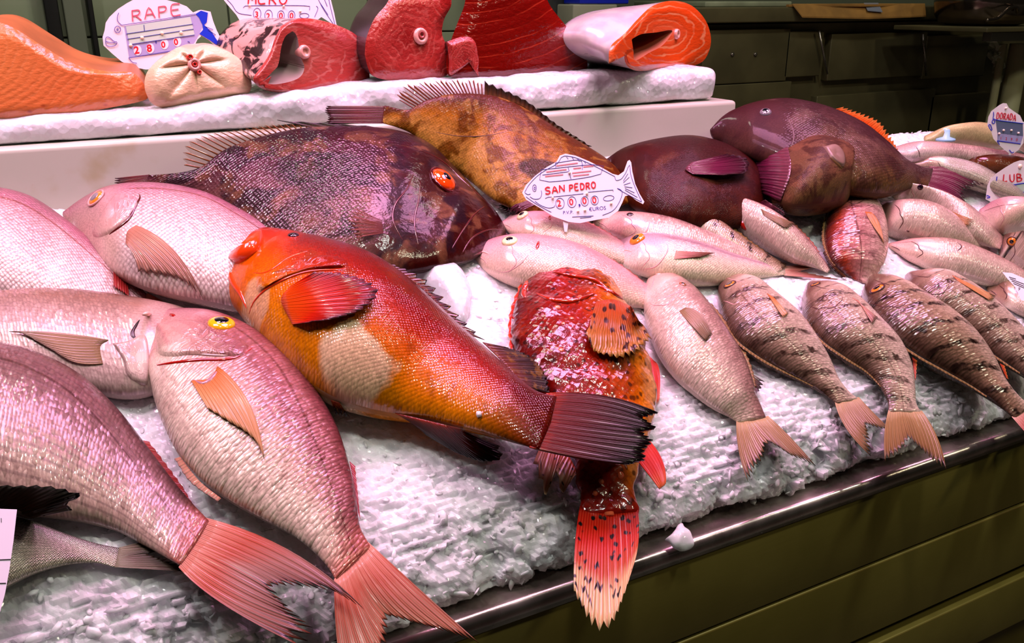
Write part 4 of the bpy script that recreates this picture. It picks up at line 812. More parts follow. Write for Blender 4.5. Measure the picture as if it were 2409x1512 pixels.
b = small('pink barred small bream standing upright with head up on the ice', [(1994, 430, 2012, 426), (1965, 460, 2048, 455), (1943, 510, 2078, 505), (1937, 560, 2090, 560), (1950, 605, 2085, 610), (1975, 635, 2065, 645), (2005, 655, 2040, 668)], M_BARPALE, 0.5)
head_details(b, 0.21, M_PINKFOLD if 'barred' not in b.root['label'] else M_DKLINE, 0.0012)
dorsal_ridge(b, F_PINKT if 'barred' not in b.root['label'] else F_TAN, px=5)
eye(b, 1990, 456, 9, M_BROWNI, M_PUPIL, 0.4, 0.5, M_DKLINE)
fin(b, 'pectoral_fin', [(2035, 498), (2050, 500)], [(2070, 560), (2075, 575)], F_PECO, mid=[(2048, 525), (2068, 530)], on=True, rays=6)
fin(b, 'dorsal_fin', [(1940, 590), (1960, 622), (1990, 650)], [(1936, 595), (1952, 626), (1984, 656)], F_DARK, rays=8)
crease(b, 'gill_edge', [(1985, 490), (2010, 496), (2040, 488), (2060, 476)], 0.0014, M_PINKFOLD)
b = small('pinkish white small fish lying behind the upright barred bream', [(2064, 488, 2072, 502), (2090, 472, 2095, 547), (2150, 472, 2160, 572), (2220, 500, 2225, 592), (2280, 545, 2272, 598), (2330, 585, 2322, 600)], M_WHITEF, 0.5)
head_details(b, 0.21, M_PINKFOLD if 'barred' not in b.root['label'] else M_DKLINE, 0.0012)
dorsal_ridge(b, F_PINKT if 'barred' not in b.root['label'] else F_TAN, px=5)
crease(b, 'vent', [(2132, 542), (2140, 545)], 0.002, M_DKLINE)
b = small('small fish with orange flank streak under the dark forked tail', [(2088, 434, 2085, 448), (2130, 430, 2120, 476), (2200, 445, 2190, 502), (2270, 480, 2260, 556), (2320, 520, 2310, 577), (2360, 556, 2352, 586)], M_WHITEF, 0.45, 0.012)
head_details(b, 0.21, M_PINKFOLD if 'barred' not in b.root['label'] else M_DKLINE, 0.0012)
dorsal_ridge(b, F_PINKT if 'barred' not in b.root['label'] else F_TAN, px=5)
eye(b, 2165, 440, 6, M_DARKI, M_PUPIL, 0.3); crease(b, 'mouth', [(2088, 438), (2110, 436), (2130, 442)], 0.0025, M_LIPP)
fin(b, 'pectoral_fin', [(2180, 470), (2190, 480)], [(2290, 520), (2280, 535)], F_PECO, on=True, rays=6)
b = small('white small fish lying above the barred breams beside the torn paper label', [(2090, 572, 2091, 582), (2140, 562, 2150, 612), (2220, 562, 2230, 646), (2300, 585, 2300, 666), (2380, 620, 2370, 684), (2450, 665, 2440, 694)], M_WHITEF, 0.48)
head_details(b, 0.21, M_PINKFOLD if 'barred' not in b.root['label'] else M_DKLINE, 0.0012)
dorsal_ridge(b, F_PINKT if 'barred' not in b.root['label'] else F_TAN, px=5)
crease(b, 'gill_edge', [(2250, 568), (2262, 580), (2250, 592)], 0.0014, M_DKLINE); crease(b, 'mouth', [(2100, 572), (2140, 568), (2180, 562)], 0.0016, M_PINKFOLD)
b = small('dark-headed barred bream beside the small fish with orange streak', [(2354, 552, 2352, 578), (2378, 543, 2362, 622), (2420, 550, 2400, 655), (2480, 590, 2440, 690), (2540, 640, 2510, 700)], M_MARM2, 0.5)
head_details(b, 0.21, M_PINKFOLD if 'barred' not in b.root['label'] else M_DKLINE, 0.0012)
dorsal_ridge(b, F_PINKT if 'barred' not in b.root['label'] else F_TAN, px=5)
eye(b, 2381, 568, 9, M_AMBER, M_PUPIL, 0.4, 0.5, M_DKLINE)
b = small('pale fish head in front of the white tag with red capitals', [(2303, 492, 2308, 512), (2340, 466, 2350, 546), (2420, 470, 2420, 562), (2500, 500, 2500, 545), (2560, 530, 2555, 548)], M_PANDORA, 0.5, 0.006)
head_details(b, 0.21, M_PINKFOLD if 'barred' not in b.root['label'] else M_DKLINE, 0.0012)
dorsal_ridge(b, F_PINKT if 'barred' not in b.root['label'] else F_TAN, px=5)
crease(b, 'mouth', [(2306, 500), (2350, 484), (2405, 478)], 0.002, M_PINKFOLD)

# row of breams along the lip
GF = 'breams in a row with tails over the lip'
b = fish('barred_bream', 'pearly white bream with fork tail next to the scorpionfish', [(1548, 634, 1527, 643), (1590, 650, 1512, 690), (1640, 685, 1514, 750), (1682, 730, 1540, 825), (1722, 788, 1580, 882), (1754, 840, 1625, 922), (1772, 890, 1668, 954), (1784, 935, 1705, 974), (1802, 982, 1736, 994)], 0.48, M_WHITEF, group=GF)
head_details(b, 0.19, M_DKLINE if 'pearly' not in b.root['label'] else M_PINKFOLD, 0.0014)
dorsal_ridge(b, F_TAN, px=7)
fin(b, 'caudal_fin', [(1806, 978), (1770, 990), (1732, 988)], [(1918, 1096), (1890, 1082), (1862, 1072), (1812, 1040), (1800, 1050), (1795, 1080), (1776, 1100), (1760, 1134)], F_TAN, mid=[(1860, 1030), (1845, 1035), (1825, 1030), (1800, 1018), (1785, 1025), (1770, 1040), (1752, 1050), (1738, 1062)], ht=0.004, rays=20, jag=0.16, straight=True)
fin(b, 'pectoral_fin', [(1612, 724), (1598, 732)], [(1672, 790), (1660, 806)], F_PECG, mid=[(1648, 742), (1625, 765)], on=True, rays=7, jag=0.05); crease(b, 'mouth', [(1530, 640), (1545, 645), (1560, 640)], 0.003, M_LIPP)
fin(b, 'dorsal_fin', [(1770, 880), (1778, 920)], [(1798, 898), (1790, 915), (1780, 926)], F_DARK, rays=4, jag=0.4)
crease(b, 'gill_edge', [(1620, 672), (1590, 690), (1545, 705)], 0.0016, M_PINKFOLD); eye(b, 1606, 668, 9, M_BROWNI, M_PUPIL, 0.35)
b = fish('barred_bream', 'grey-brown barred bream with purple sheen beside the pearly white bream', [(1695, 650, 1713, 646), (1686, 690, 1775, 658), (1694, 745, 1830, 700), (1725, 795, 1885, 748), (1780, 838, 1925, 800), (1845, 875, 1955, 850), (1905, 905, 1975, 895), (1948, 934, 1998, 922), (1968, 950, 2020, 938)], 0.5, M_MARM, group=GF)
head_details(b, 0.19, M_DKLINE if 'pearly' not in b.root['label'] else M_PINKFOLD, 0.0014)
dorsal_ridge(b, F_TAN, px=7)
eye(b, 1717, 669, 13, M_AMBER, M_PUPIL, 0.3, 0.6, M_DKLINE)
fin(b, 'caudal_fin', [(1964, 946), (2020, 934)], [(2048, 1072), (2046, 1030), (2036, 996), (2060, 1005), (2095, 1012)], F_TAN, mid=[(1992, 1010), (2005, 995), (2018, 975), (2035, 975), (2055, 972)], ht=0.004, rays=14, straight=True)
fin(b, 'pectoral_fin', [(1804, 690), (1820, 700)], [(1842, 752), (1852, 742)], F_PECO, on=True, rays=6); crease(b, 'gill_edge', [(1810, 682), (1770, 676), (1740, 690)], 0.0018, M_DKLINE)
fin(b, 'anal_fin', [(1888, 752), (1912, 785)], [(1900, 752), (1920, 782)], F_TAN, rays=5)
b = fish('barred_bream', 'grey barred bream with the tail resting on the steel lip', [(1897, 668, 1916, 662), (1884, 705, 1975, 675), (1892, 750, 2030, 715), (1930, 800, 2080, 765), (1985, 840, 2125, 815), (2035, 872, 2148, 870), (2068, 905, 2153, 915), (2088, 945, 2156, 950), (2090, 970, 2168, 970)], 0.5, M_MARM, group=GF)
head_details(b, 0.19, M_DKLINE if 'pearly' not in b.root['label'] else M_PINKFOLD, 0.0014)
dorsal_ridge(b, F_TAN, px=7)
eye(b, 1918, 669, 10, M_AMBER, M_PUPIL, 0.3, 0.6, M_DKLINE)
fin(b, 'caudal_fin', [(2090, 964), (2168, 966)], [(2082, 1086), (2110, 1068), (2140, 1032), (2160, 1050), (2196, 1085), (2225, 1104)], F_TAN, mid=[(2080, 1025), (2105, 1018), (2132, 1000), (2152, 1010), (2175, 1020), (2205, 1030)], ht=0.010, rays=16, jag=0.12, straight=True)
fin(b, 'pectoral_fin', [(2005, 700), (2020, 708)], [(2062, 750), (2050, 766)], F_PECP, on=True, rays=6); fin(b, 'anal_fin', [(2146, 840), (2152, 890)], [(2158, 850), (2154, 895)], F_ORDOR, rays=5)
crease(b, 'gill_edge', [(2005, 694), (1965, 682), (1935, 694)], 0.0016, M_DKLINE)
b = fish('barred_bream', 'strongly barred dark bream with pale-ringed eye among the lip row', [(2040, 655, 2058, 646), (2025, 690, 2115, 660), (2040, 735, 2185, 710), (2085, 785, 2250, 752), (2150, 832, 2305, 800), (2220, 872, 2342, 850), (2290, 912, 2366, 895), (2350, 955, 2396, 930), (2386, 985, 2426, 955)], 0.52, M_MARM2, group=GF)
head_details(b, 0.19, M_DKLINE if 'pearly' not in b.root['label'] else M_PINKFOLD, 0.0014)
dorsal_ridge(b, F_TAN, px=7)
eye(b, 2064, 679, 15, M_AMBER, M_PUPIL, 0.3, 0.55, M_DKLINE)
fin(b, 'caudal_fin', [(2380, 980), (2426, 952)], [(2440, 1050), (2450, 1010), (2500, 1000)], F_PINKT, ht=0.004, rays=10)
crease(b, 'gill_edge', [(2130, 690), (2100, 695), (2075, 712)], 0.0016, M_DKLINE); fin(b, 'anal_fin', [(2352, 855), (2368, 890)], [(2364, 862), (2372, 892)], F_ORDOR, rays=4)
b = fish('barred_bream', 'barred bream with blank rounded head at the end of the lip row', [(2128, 648, 2150, 640), (2126, 682, 2220, 645), (2160, 722, 2290, 680), (2220, 758, 2350, 725), (2290, 802, 2402, 772), (2350, 845, 2442, 818), (2412, 888, 2472, 862), (2455, 930, 2492, 902)], 0.5, M_MARM, group=GF)
head_details(b, 0.19, M_DKLINE if 'pearly' not in b.root['label'] else M_PINKFOLD, 0.0014)
dorsal_ridge(b, F_TAN, px=7)
fin(b, 'pectoral_fin', [(2240, 648), (2252, 660)], [(2340, 700), (2330, 712)], F_PECO, on=True, rays=5)
fin(b, 'caudal_fin', [(2452, 930), (2494, 900)], [(2500, 1000), (2560, 960)], F_TAN, ht=0.004)
b = fish('barred_bream', 'mostly hidden dark bream under the torn paper label', [(2322, 672, 2328, 690), (2362, 663, 2380, 722), (2412, 680, 2430, 748), (2472, 720, 2490, 772), (2520, 760, 2530, 785)], 0.45, M_MARM2, group=GF)
head_details(b, 0.19, M_DKLINE if 'pearly' not in b.root['label'] else M_PINKFOLD, 0.0014)
dorsal_ridge(b, F_TAN, px=7)
# far fish at the right edge
GQ = 'fish at the far end of the counter'
for lab, pr_, mt, bs in (('slim silver fish with brown back at the far end of the counter', [(2103, 345, 2106, 364), (2150, 335, 2160, 380), (2250, 342, 2260, 388), (2350, 356, 2360, 398), (2450, 372, 2455, 392)], M_GREYB, 0.02),
                    ('silver-grey scaled fish behind the dark forked tail', [(2130, 376, 2135, 390), (2200, 370, 2210, 412), (2280, 386, 2290, 440), (2350, 420, 2356, 462), (2420, 455, 2425, 475)], M_SILVER, 0.012),
                    ('dark red-brown fish between the two white tags', [(2262, 378, 2266, 390), (2310, 367, 2320, 408), (2380, 370, 2390, 418), (2440, 382, 2445, 402)], M_DARKF, 0.025),
                    ('cream-coloured fish beside the tag with the round white top', [(2174, 320, 2178, 332), (2215, 300, 2225, 338), (2280, 291, 2290, 346), (2335, 298, 2340, 352), (2390, 316, 2392, 350)], M_HAKE, 0.02)):
    b = fish('whole_fish', lab, pr_, 0.5, mt, group=GQ, base=bs, N=48, M=24)
    q = [(p_[0]+p_[2])/2 for p_ in pr_], [(p_[1]+p_[3])/2 for p_ in pr_]
    crease(b, 'gill_edge', [(pr_[1][0]+4, pr_[1][1]+8), (pr_[1][0]+12, (pr_[1][1]+pr_[1][3])/2), (pr_[1][2]+4, pr_[1][3]-8)], 0.001, M_DKLINE)
    fin(b, 'caudal_fin', [pr_[-1][:2], pr_[-1][2:4]], [(pr_[-1][0]+60, pr_[-1][1]+5), (pr_[-1][2]+60, pr_[-1][3]+30)], F_GREYT, rays=6)
lump('ice_lump', 'rounded block of pinkish white ice below the john dory chin', [(872, 585), (885, 560), (930, 552), (990, 570), (1040, 595), (1075, 640), (1110, 700), (1090, 760), (1020, 700), (950, 640), (890, 612)], 0.022, M_ICE, 0.006)
lump('ice_lump', 'small loose lump of ice on the steel lip beside the red tail', [(1560, 1275), (1580, 1255), (1602, 1230), (1622, 1262), (1640, 1280), (1610, 1290), (1580, 1292)], 0.007, M_CHIP, -0.035, nz=0.009)

# ------------------------------------------------------------------ cut fish on the slab
def flesh(name, stops, line, n=7, amt=0.5, centre=(0.0, 0.0), dist=0.35, rough=0.25, radial=0.0, squash=(1.0, 1.0), spots=None, thin=0.6, noisec=None):
    g = G(name); uv = g.uv('face'); x, y = g.sep(uv)
    wob = g.math('MULTIPLY', g.math('SUBTRACT', g.noise(uv, 2.2, 3.0), 0.5), dist)
    dx = g.math('MULTIPLY', g.math('SUBTRACT', x, centre[0]), squash[0]); dy = g.math('MULTIPLY', g.math('SUBTRACT', y, centre[1]), squash[1])
    r = g.math('ADD', g.math('SQRT', g.math('ADD', g.math('MULTIPLY', dx, dx), g.math('MULTIPLY', dy, dy))), wob)
    col = g.ramp(g.math('MULTIPLY', r, 0.7), stops)
    w = g.math('SINE', g.math('MULTIPLY', r, n*6.283))
    nz = g.noise(uv, 5.0, 3.0)
    if noisec: col = g.mix(g.math('MULTIPLY', g.smooth(nz, 0.5, 0.7), 0.6), col, noisec)
    col = g.mix(g.math('MULTIPLY', g.math('MULTIPLY', g.smooth(w, thin, 1.0), amt), g.smooth(g.noise(uv, 1.6, 2.0), 0.35, 0.6)), col, line)
    if radial:
        a = g.math('ARCTAN2', dy, dx); ww = g.math('SINE', g.math('ADD', g.math('MULTIPLY', a, radial), g.math('MULTIPLY', nz, 4.0)))
        col = g.mix(g.math('MULTIPLY', g.smooth(ww, 0.75, 1.0), 0.16), col, line)
    if spots:
        vo = g.n('TexVoronoi', {'Vector': uv, 'Scale': spots[0]}).outputs[0]
        col = g.mix(g.math('MULTIPLY', g.math('MULTIPLY', g.smooth(vo, spots[1], 0.0), g.smooth(y, spots[3], spots[4])), 0.9), col, spots[2])
    col = g.mix(1.0, col, (0.80, 0.72, 0.66, 1), 'MULTIPLY')
    return g.set(col=col, rough=rough, sss=0.12, ssss=0.01, sssr=(1, 0.4, 0.25), coat=0.35, coatr=0.12, nrm=g.bump(g.math('ADD', g.noise(uv, 14.0, 4.0), g.math('MULTIPLY', w, 0.12)), 0.3, 0.003))
def cut_piece(name, label, outer, inner, base_px, face_m, skin_m, back_px, back_dy, back_s=0.85, y_off=0.03, nyaw=20.0, ntilt=6.0, lobes=None, dome=0.006, cav_m=None, group=None, bone=None, rnd=0.0):
    p0 = at_y(base_px[0], base_px[1], YSL+y_off); a = math.radians(nyaw); t = math.radians(ntilt)
    pl = Plane(p0, (math.sin(a)*math.cos(t), -math.cos(a)*math.cos(t), math.sin(t)))
    K = 96; O = resample(list(outer)+[outer[0]], K+1)[:-1]; cq = np.array(inner).mean(0) if inner else O.mean(0)
    if lobes: cq = np.array(lobes[0], float)
    root = thing(name, label, 'cut fish', p0, group)
    span = np.array([np.ptp(O[:, 0]), np.ptp(O[:, 1])])/2; mid = (O.max(0)+O.min(0))/2
    fuv = lambda q: ((q[0]-mid[0])/span[0], -(q[1]-mid[1])/span[1])
    if inner:
        ang = np.arctan2(O[:, 1]-cq[1], O[:, 0]-cq[0]); I0 = resample(list(inner)+[inner[0]], 241)[:-1]; ia = np.arctan2(I0[:, 1]-cq[1], I0[:, 0]-cq[0])
        I = np.array([I0[np.argmin(np.abs(np.angle(np.exp(1j*(ia-x)))))] for x in ang])
    else: I = np.repeat(cq[None], K, 0)+(O-cq)*0.02
    V, uv, rings = [], [], 16
    for r in range(rings):
        f = r/(rings-1)
        for k in range(K):
            q = O[k]*(1-f)+I[k]*f
            l = dome*math.sin(min(1.0, f*3.0)*math.pi/2)
            if lobes:
                an = math.atan2(q[1]-cq[1], q[0]-cq[0]); l += lobes[2]*(abs(math.sin(an*lobes[1]/2+lobes[3]))**0.5-0.6)*math.sin(math.pi*min(1, (1-f)*1.1+0.05))
            V.append(pl(q[0], q[1], l)); uv.append(fuv(q))
    F = [x for x in grid_faces(rings, K, True)]
    if not inner: F.append(tuple((rings-1)*K+k for k in range(K)))
    new_obj('cut_face', V, F, face_m, root, uvs={'face': uv})
    # skin: from the face edge back to a smaller, farther outline
    E0 = np.array(V[:K]); cen = E0.mean(0); bc = at_y(back_px[0], back_px[1], p0[1]+back_dy); SVv, suv = [], []; nb = 14; rf = np.clip(np.linspace(0, 1, nb)*2.2, 0, 1)**0.7*rnd
    mo, sp_ = (O.max(0)+O.min(0))/2, np.array([np.ptp(O[:, 0]), np.ptp(O[:, 1])])/2; cO = O-mo; rad = np.hypot(cO[:, 0]/sp_[0], cO[:, 1]/sp_[1])[:, None]
    EL = np.array([pl(*q) for q in mo+cO/np.maximum(rad, 0.3)*0.97])
    for i in range(nb):
        f = i/(nb-1); s = 1+(back_s-1)*f; s *= (1.0 if f < 0.8 else math.sqrt(max(0.02, 1-((f-0.8)/0.2)**2)))
        for k in range(K):
            SVv.append(cen+(bc-cen)*f+(E0[k]*(1-rf[i])+EL[k]*rf[i]-cen)*s); suv.append((k/K*4, f*2))
    zmin = SV[:, :, 2].min(); SVv = np.array(SVv)
    new_obj('skin', SVv, [x[::-1] for x in grid_faces(nb, K, True)]+[tuple((nb-1)*K+k for k in range(K))], skin_m, root, uvs={'face': suv, 'scale': suv, 'fish': suv})
    if inner:
        C0 = np.array(V[-K:]); cc = C0.mean(0); CV = []
        for i in range(8):
            f = i/7; CV += [cc+(bc-cen)*0.55*f+(C0[k]-cc)*(1-0.35*f) for k in range(K)]
        new_obj('cavity', CV, grid_faces(8, K, True)+[tuple(7*K+k for k in range(K))], cav_m, root)
    if bone:
        for (bx, by, br, mt) in bone:
            pc = pl(bx, by, dome+0.001); r = br*np.linalg.norm(pc-CAM)/FPX; V = []
            u_ = np.cross(pl.n, [0, 0, 1]); u_ /= np.linalg.norm(u_); w_ = np.cross(pl.n, u_)
            for i in range(5):
                for k in range(20):
                    t_ = 2*math.pi*k/20; rr = r*(1.0, 1.0, 0.85, 0.55, 0.45)[i]; hh = (-0.01, 0.001, 0.003, 0.003, 0.0005)[i]
                    V.append(pc+pl.n*hh+(u_*math.cos(t_)+w_*math.sin(t_))*rr)
            new_obj('bone', V, grid_faces(5, 20, True)+[tuple(80+k for k in range(20))], mt, root)
    return pl, root
M_SKGREY = plain('pale_grey_skin', c(150, 140, 140), 0.3, 0.1, 20); M_SKDARK = plain('dark_tuna_skin', c(60, 40, 44), 0.25, 0.1, 20)
_g = G('mottled_grouper_skin'); _o = _g.obj(); _n = _g.noise(_o, 60.0, 5.0, 1.0)
M_SKMERO = _g.set(col=_g.mix(_g.smooth(_n, 0.44, 0.54), c(50, 32, 30), c(200, 150, 140)), rough=0.25, coat=0.4, nrm=_g.bump(_n, 0.4, 0.002))
_g = G('silver_salmon_skin'); _o = _g.obj(); _n = _g.noise(_o, 40.0, 4.0); _z = _g.n('SeparateXYZ', {0: _o}).outputs[2]
M_SKSAL = _g.set(col=_g.mix(_g.smooth(_n, 0.3, 0.7), c(196, 184, 190), c(216, 208, 200)), rough=0.24, metal=0.25, coat=0.3, nrm=_g.bump(_n, 0.15, 0.001))
M_FORANGE = flesh('orange_loin_flesh', [(0, c(226, 140, 78)), (0.5, c(228, 138, 74)), (1, c(222, 124, 66))], c(240, 166, 110), 9, 0.22, (-1.2, 0.4), 0.2, spots=(3.5, 0.16, c(150, 20, 10), 0.0, -0.4))
M_FMONK = flesh('white_monkfish_flesh', [(0, c(246, 200, 172)), (0.3, c(250, 226, 190)), (0.8, c(248, 218, 180)), (1, c(226, 164, 134))], c(246, 226, 190), 3, 0.3, (0, 0.35), 0.5, rough=0.3)
M_FMERO = flesh('rosy_grouper_flesh', [(0, c(196, 110, 96)), (0.4, c(184, 72, 66)), (1, c(164, 46, 44))], c(226, 160, 150), 4, 0.4, (-0.2, -0.1), 0.7, radial=7)
M_FTUNA = flesh('red_steak_flesh', [(0, c(140, 18, 20)), (0.35, c(176, 56, 52)), (0.7, c(166, 44, 38)), (1, c(140, 14, 12))], c(214, 120, 108), 6, 0.4, (0.0, -0.1), 0.6, radial=6)
M_FLOIN = flesh('dark_red_tuna_flesh', [(0, c(76, 3, 2)), (0.5, c(100, 4, 2)), (1, c(112, 8, 4))], c(180, 60, 36), 4.5, 0.6, (-0.7, 1.5), 0.12, rough=0.15, thin=0.9)
M_FSAL = flesh('orange_salmon_flesh', [(0, c(240, 110, 60)), (0.4, c(236, 84, 22)), (0.8, c(238, 90, 26)), (1, c(238, 150, 100))], c(250, 176, 120), 5.5, 0.75, (0.1, 0.05), 0.35, squash=(1, 1))
M_CAV = plain('salmon_belly_lining', c(186, 110, 84), 0.35, coat=0.3); M_CAV2 = plain('grey_cavity', c(170, 154, 144), 0.35, 0, 20, 0.1, coat=0.3)
M_BONE = plain('pink_bone', c(224, 160, 146), 0.3, coat=0.4); M_BONER = plain('red_marrow', c(200, 40, 24), 0.25, coat=0.5)
GC = 'cut fish pieces on the ice slab'
cut_piece('loin_slab', 'thick orange loin of fish with red spots cut to a wedge', [(-80, 60), (-20, 52), (25, 62), (100, 108), (170, 148), (240, 166), (308, 170), (330, 186), (346, 212), (344, 234), (250, 255), (150, 270), (0, 280), (-90, 286)], None, (150, 268), M_FORANGE, plain('brown_rind', c(176, 104, 58), 0.4, 0, 20), (130, 150), 0.10, 0.95, 0.02, 6, 10, group=GC)
cut_piece('monkfish_tail', 'cream-white monkfish tail section with lobed flesh and red bone', [(350, 235), (340, 205), (345, 172), (368, 145), (400, 125), (420, 110), (450, 116), (480, 105), (515, 112), (555, 132), (582, 162), (592, 200), (580, 222), (540, 228), (500, 236), (450, 246), (405, 258), (365, 248)], None, (450, 250), M_FMONK, plain('cream_membrane', c(228, 186, 150), 0.3, 0, 20, 0.1), (470, 150), 0.07, 0.7, 0.02, 8, 12, lobes=((457, 150), 8, 0.006, 0.5), dome=0.014, group=GC, rnd=0.8,
          bone=[(446, 135, 7, M_BONER), (457, 152, 14, M_BONE), (457, 152, 6, M_BONER), (468, 170, 5, M_BONER)])
cut_piece('grouper_section', 'mottled dark-skinned fish section with open belly cavity and pink flesh', [(660, 62), (690, 45), (735, 44), (790, 58), (835, 80), (860, 110), (868, 160), (866, 195), (830, 205), (760, 212), (700, 220), (640, 216), (606, 202), (596, 184), (612, 160), (632, 130), (646, 92)], [(690, 72), (700, 90), (706, 130), (716, 160), (700, 185), (650, 198), (618, 192), (640, 178), (655, 150), (662, 110), (672, 85)], (700, 218), M_FMERO, M_SKMERO, (585, 110), 0.10, 0.75, 0.02, 22, 6, cav_m=M_CAV2, group=GC, rnd=0.6, bone=[(716, 122, 15, M_BONE)])
cut_piece('tuna_steak', 'red fish steak with ringed flesh and round backbone beside the dark loin', [(858, 128), (862, 90), (880, 45), (905, 15), (930, -15), (990, -25), (1050, -20), (1062, 10), (1045, 45), (1040, 80), (1052, 110), (1062, 150), (1050, 178), (1000, 185), (930, 190), (880, 180), (866, 160)], None, (950, 188), M_FTUNA, M_SKDARK, (900, 70), 0.09, 0.85, 0.03, 10, 6, group=GC, bone=[(990, 85, 18, M_BONE), (990, 82, 9, plain('bone_hollow', c(176, 70, 70), 0.3))])
cut_piece('belly_flap', 'thin red belly flap hanging between the steak and the dark loin', [(1052, 98), (1080, 88), (1105, 82), (1122, 95), (1130, 125), (1136, 155), (1128, 184), (1120, 150), (1110, 148), (1085, 165), (1058, 176), (1056, 140)], None, (1090, 172), M_FTUNA, M_SKDARK, (1085, 130), 0.03, 0.9, 0.024, 10, 4, group=GC)
cut_piece('tuna_loin', 'dark red tuna loin with pale curved lines', [(1052, 120), (1070, 70), (1090, 20), (1110, -30), (1190, -45), (1268, -25), (1300, 22), (1350, 82), (1372, 106), (1382, 145), (1372, 170), (1300, 178), (1200, 184), (1130, 186), (1062, 182), (1050, 155)], None, (1220, 184), M_FLOIN, M_SKDARK, (1190, 90), 0.09, 0.85, 0.035, 8, 8, group=GC)
cut_piece('salmon_section', 'orange salmon section with silver skin and dark hollow belly', [(1432, 150), (1436, 110), (1470, 78), (1500, 45), (1535, 14), (1580, 2), (1625, 12), (1658, 45), (1672, 85), (1668, 120), (1648, 148), (1600, 160), (1540, 165), (1495, 166), (1472, 150), (1466, 120), (1452, 140)], [(1486, 92), (1510, 80), (1545, 76), (1582, 72), (1560, 105), (1525, 125), (1494, 142), (1490, 118)], (1560, 166), M_FSAL, M_SKSAL, (1400, 100), 0.12, 0.85, 0.03, 30, 4, cav_m=M_CAV, group=GC, rnd=1.0, bone=[(1592, 80, 11, M_BONE)])

# ------------------------------------------------------------------ price tags
M_TAG = plain('white_tag_plastic', c(246, 236, 244), 0.3, 0, 8, 0.02, coat=0.2); M_INK = plain('blue_print', c(48, 44, 150), 0.4); M_INKB = plain('strong_blue_print', c(20, 50, 200), 0.4)
M_RED = plain('red_marker', c(214, 24, 40), 0.4); M_LILAC = plain('lilac_panel', c(166, 160, 206), 0.4); M_MINT = plain('mint_panel', c(192, 214, 200), 0.4); M_GREYP2 = plain('slate_panel', c(96, 108, 136), 0.4)
M_PEG = plain('cream_peg', c(240, 224, 200), 0.3); M_PINKR = plain('pale_red_print', c(236, 130, 140), 0.4); M_REDP = plain('faded_red_marker', c(220, 90, 110), 0.4)
def poly_plate(name, pl, pts, mat, parent, lift=0.0, thick=0.0012, smooth_n=0):
    Q = resample(list(pts)+[pts[0]], smooth_n+1)[:-1] if smooth_n else np.array(pts, float)
    K = len(Q); A = [pl(q[0], q[1], lift+thick) for q in Q]+[pl(q[0], q[1], lift) for q in Q]
    F = [tuple(range(K)), tuple(range(2*K-1, K-1, -1))]+[(k, K+k, K+(k+1) % K, (k+1) % K) for k in range(K)]
    return new_obj(name, A, F, mat, parent, smooth=False)
def strokes(name, pl, lines, w, mat, parent, lift=0.0013, thick=0.0003):
    V, F = [], []
    for pts in lines:
        Q = np.array(pts, float)
        if len(Q) > 2: Q = resample(Q, len(Q)*3)
        T = np.gradient(Q, axis=0); T /= np.linalg.norm(T, axis=1)[:, None]+1e-9; Nn = np.stack([-T[:, 1], T[:, 0]], -1)*w/2
        s = len(V)
        for i in range(len(Q)):
            for (a, l) in ((1, lift+thick), (-1, lift+thick), (-1, lift), (1, lift)): V.append(pl(*(Q[i]+Nn[i]*a), l))
        for i in range(len(Q)-1):
            for k in range(4): F.append((s+i*4+k, s+i*4+(k+1) % 4, s+i*4+4+(k+1) % 4, s+i*4+4+k))
        F.append((s, s+3, s+2, s+1)); e = s+(len(Q)-1)*4; F.append((e, e+1, e+2, e+3))
    return new_obj(name, V, F, mat, parent, smooth=False)
LET = {'S': [[(.9, .85), (.5, 1), (.1, .8), (.3, .55), (.75, .42), (.85, .18), (.5, 0), (.05, .12)]], 'A': [[(0, 0), (.45, 1), (.95, 0)], [(.2, .38), (.8, .38)]],
       'N': [[(.05, 0), (.1, 1)], [(.1, 1), (.85, .05)], [(.85, .05), (.9, 1)]], 'P': [[(.1, 0), (.12, 1)], [(.12, .97), (.7, .95), (.8, .7), (.6, .5), (.12, .48)]],
       'E': [[(.85, 1), (.1, .97), (.1, .03), (.85, 0)], [(.1, .52), (.7, .52)]], 'D': [[(.1, 0), (.1, 1)], [(.1, 1), (.65, .9), (.9, .5), (.65, .1), (.1, 0)]],
       'R': [[(.1, 0), (.12, 1)], [(.12, .97), (.7, .95), (.8, .72), (.6, .52), (.12, .48)], [(.4, .48), (.9, 0)]], 'O': [[(.5, 1), (.12, .75), (.12, .25), (.5, 0), (.88, .25), (.88, .75), (.5, 1)]],
       'M': [[(.05, 0), (.1, 1)], [(.1, 1), (.5, .35)], [(.5, .35), (.9, 1)], [(.9, 1), (.95, 0)]], 'L': [[(.3, 1), (.1, .05)], [(.1, .05), (.8, .1)]], 'U': [[(.1, 1), (.12, .3), (.45, 0), (.8, .25), (.85, 1)]],
       'B': [[(.1, 0), (.1, 1)], [(.1, 1), (.7, .9), (.7, .6), (.1, .52)], [(.1, .52), (.85, .4), (.8, .08), (.1, 0)]], 'I': [[(.5, 0), (.5, 1)]], ' ': []}
def handwriting(text, p0, p1, h, shear=0.05):
    p0, p1 = np.array(p0, float), np.array(p1, float); d = (p1-p0)/len(text); up = np.array([d[1], -d[0]]); up = up/np.linalg.norm(up)*h; up[1] = -abs(up[1]); out = []
    for i, ch in enumerate(text):
        o = p0+d*i; j = random.uniform(-0.06, 0.06)
        for ln in LET[ch]: out.append([tuple(o+d*0.82*(x+shear*y)+up*(y+j)) for x, y in ln])
    return out
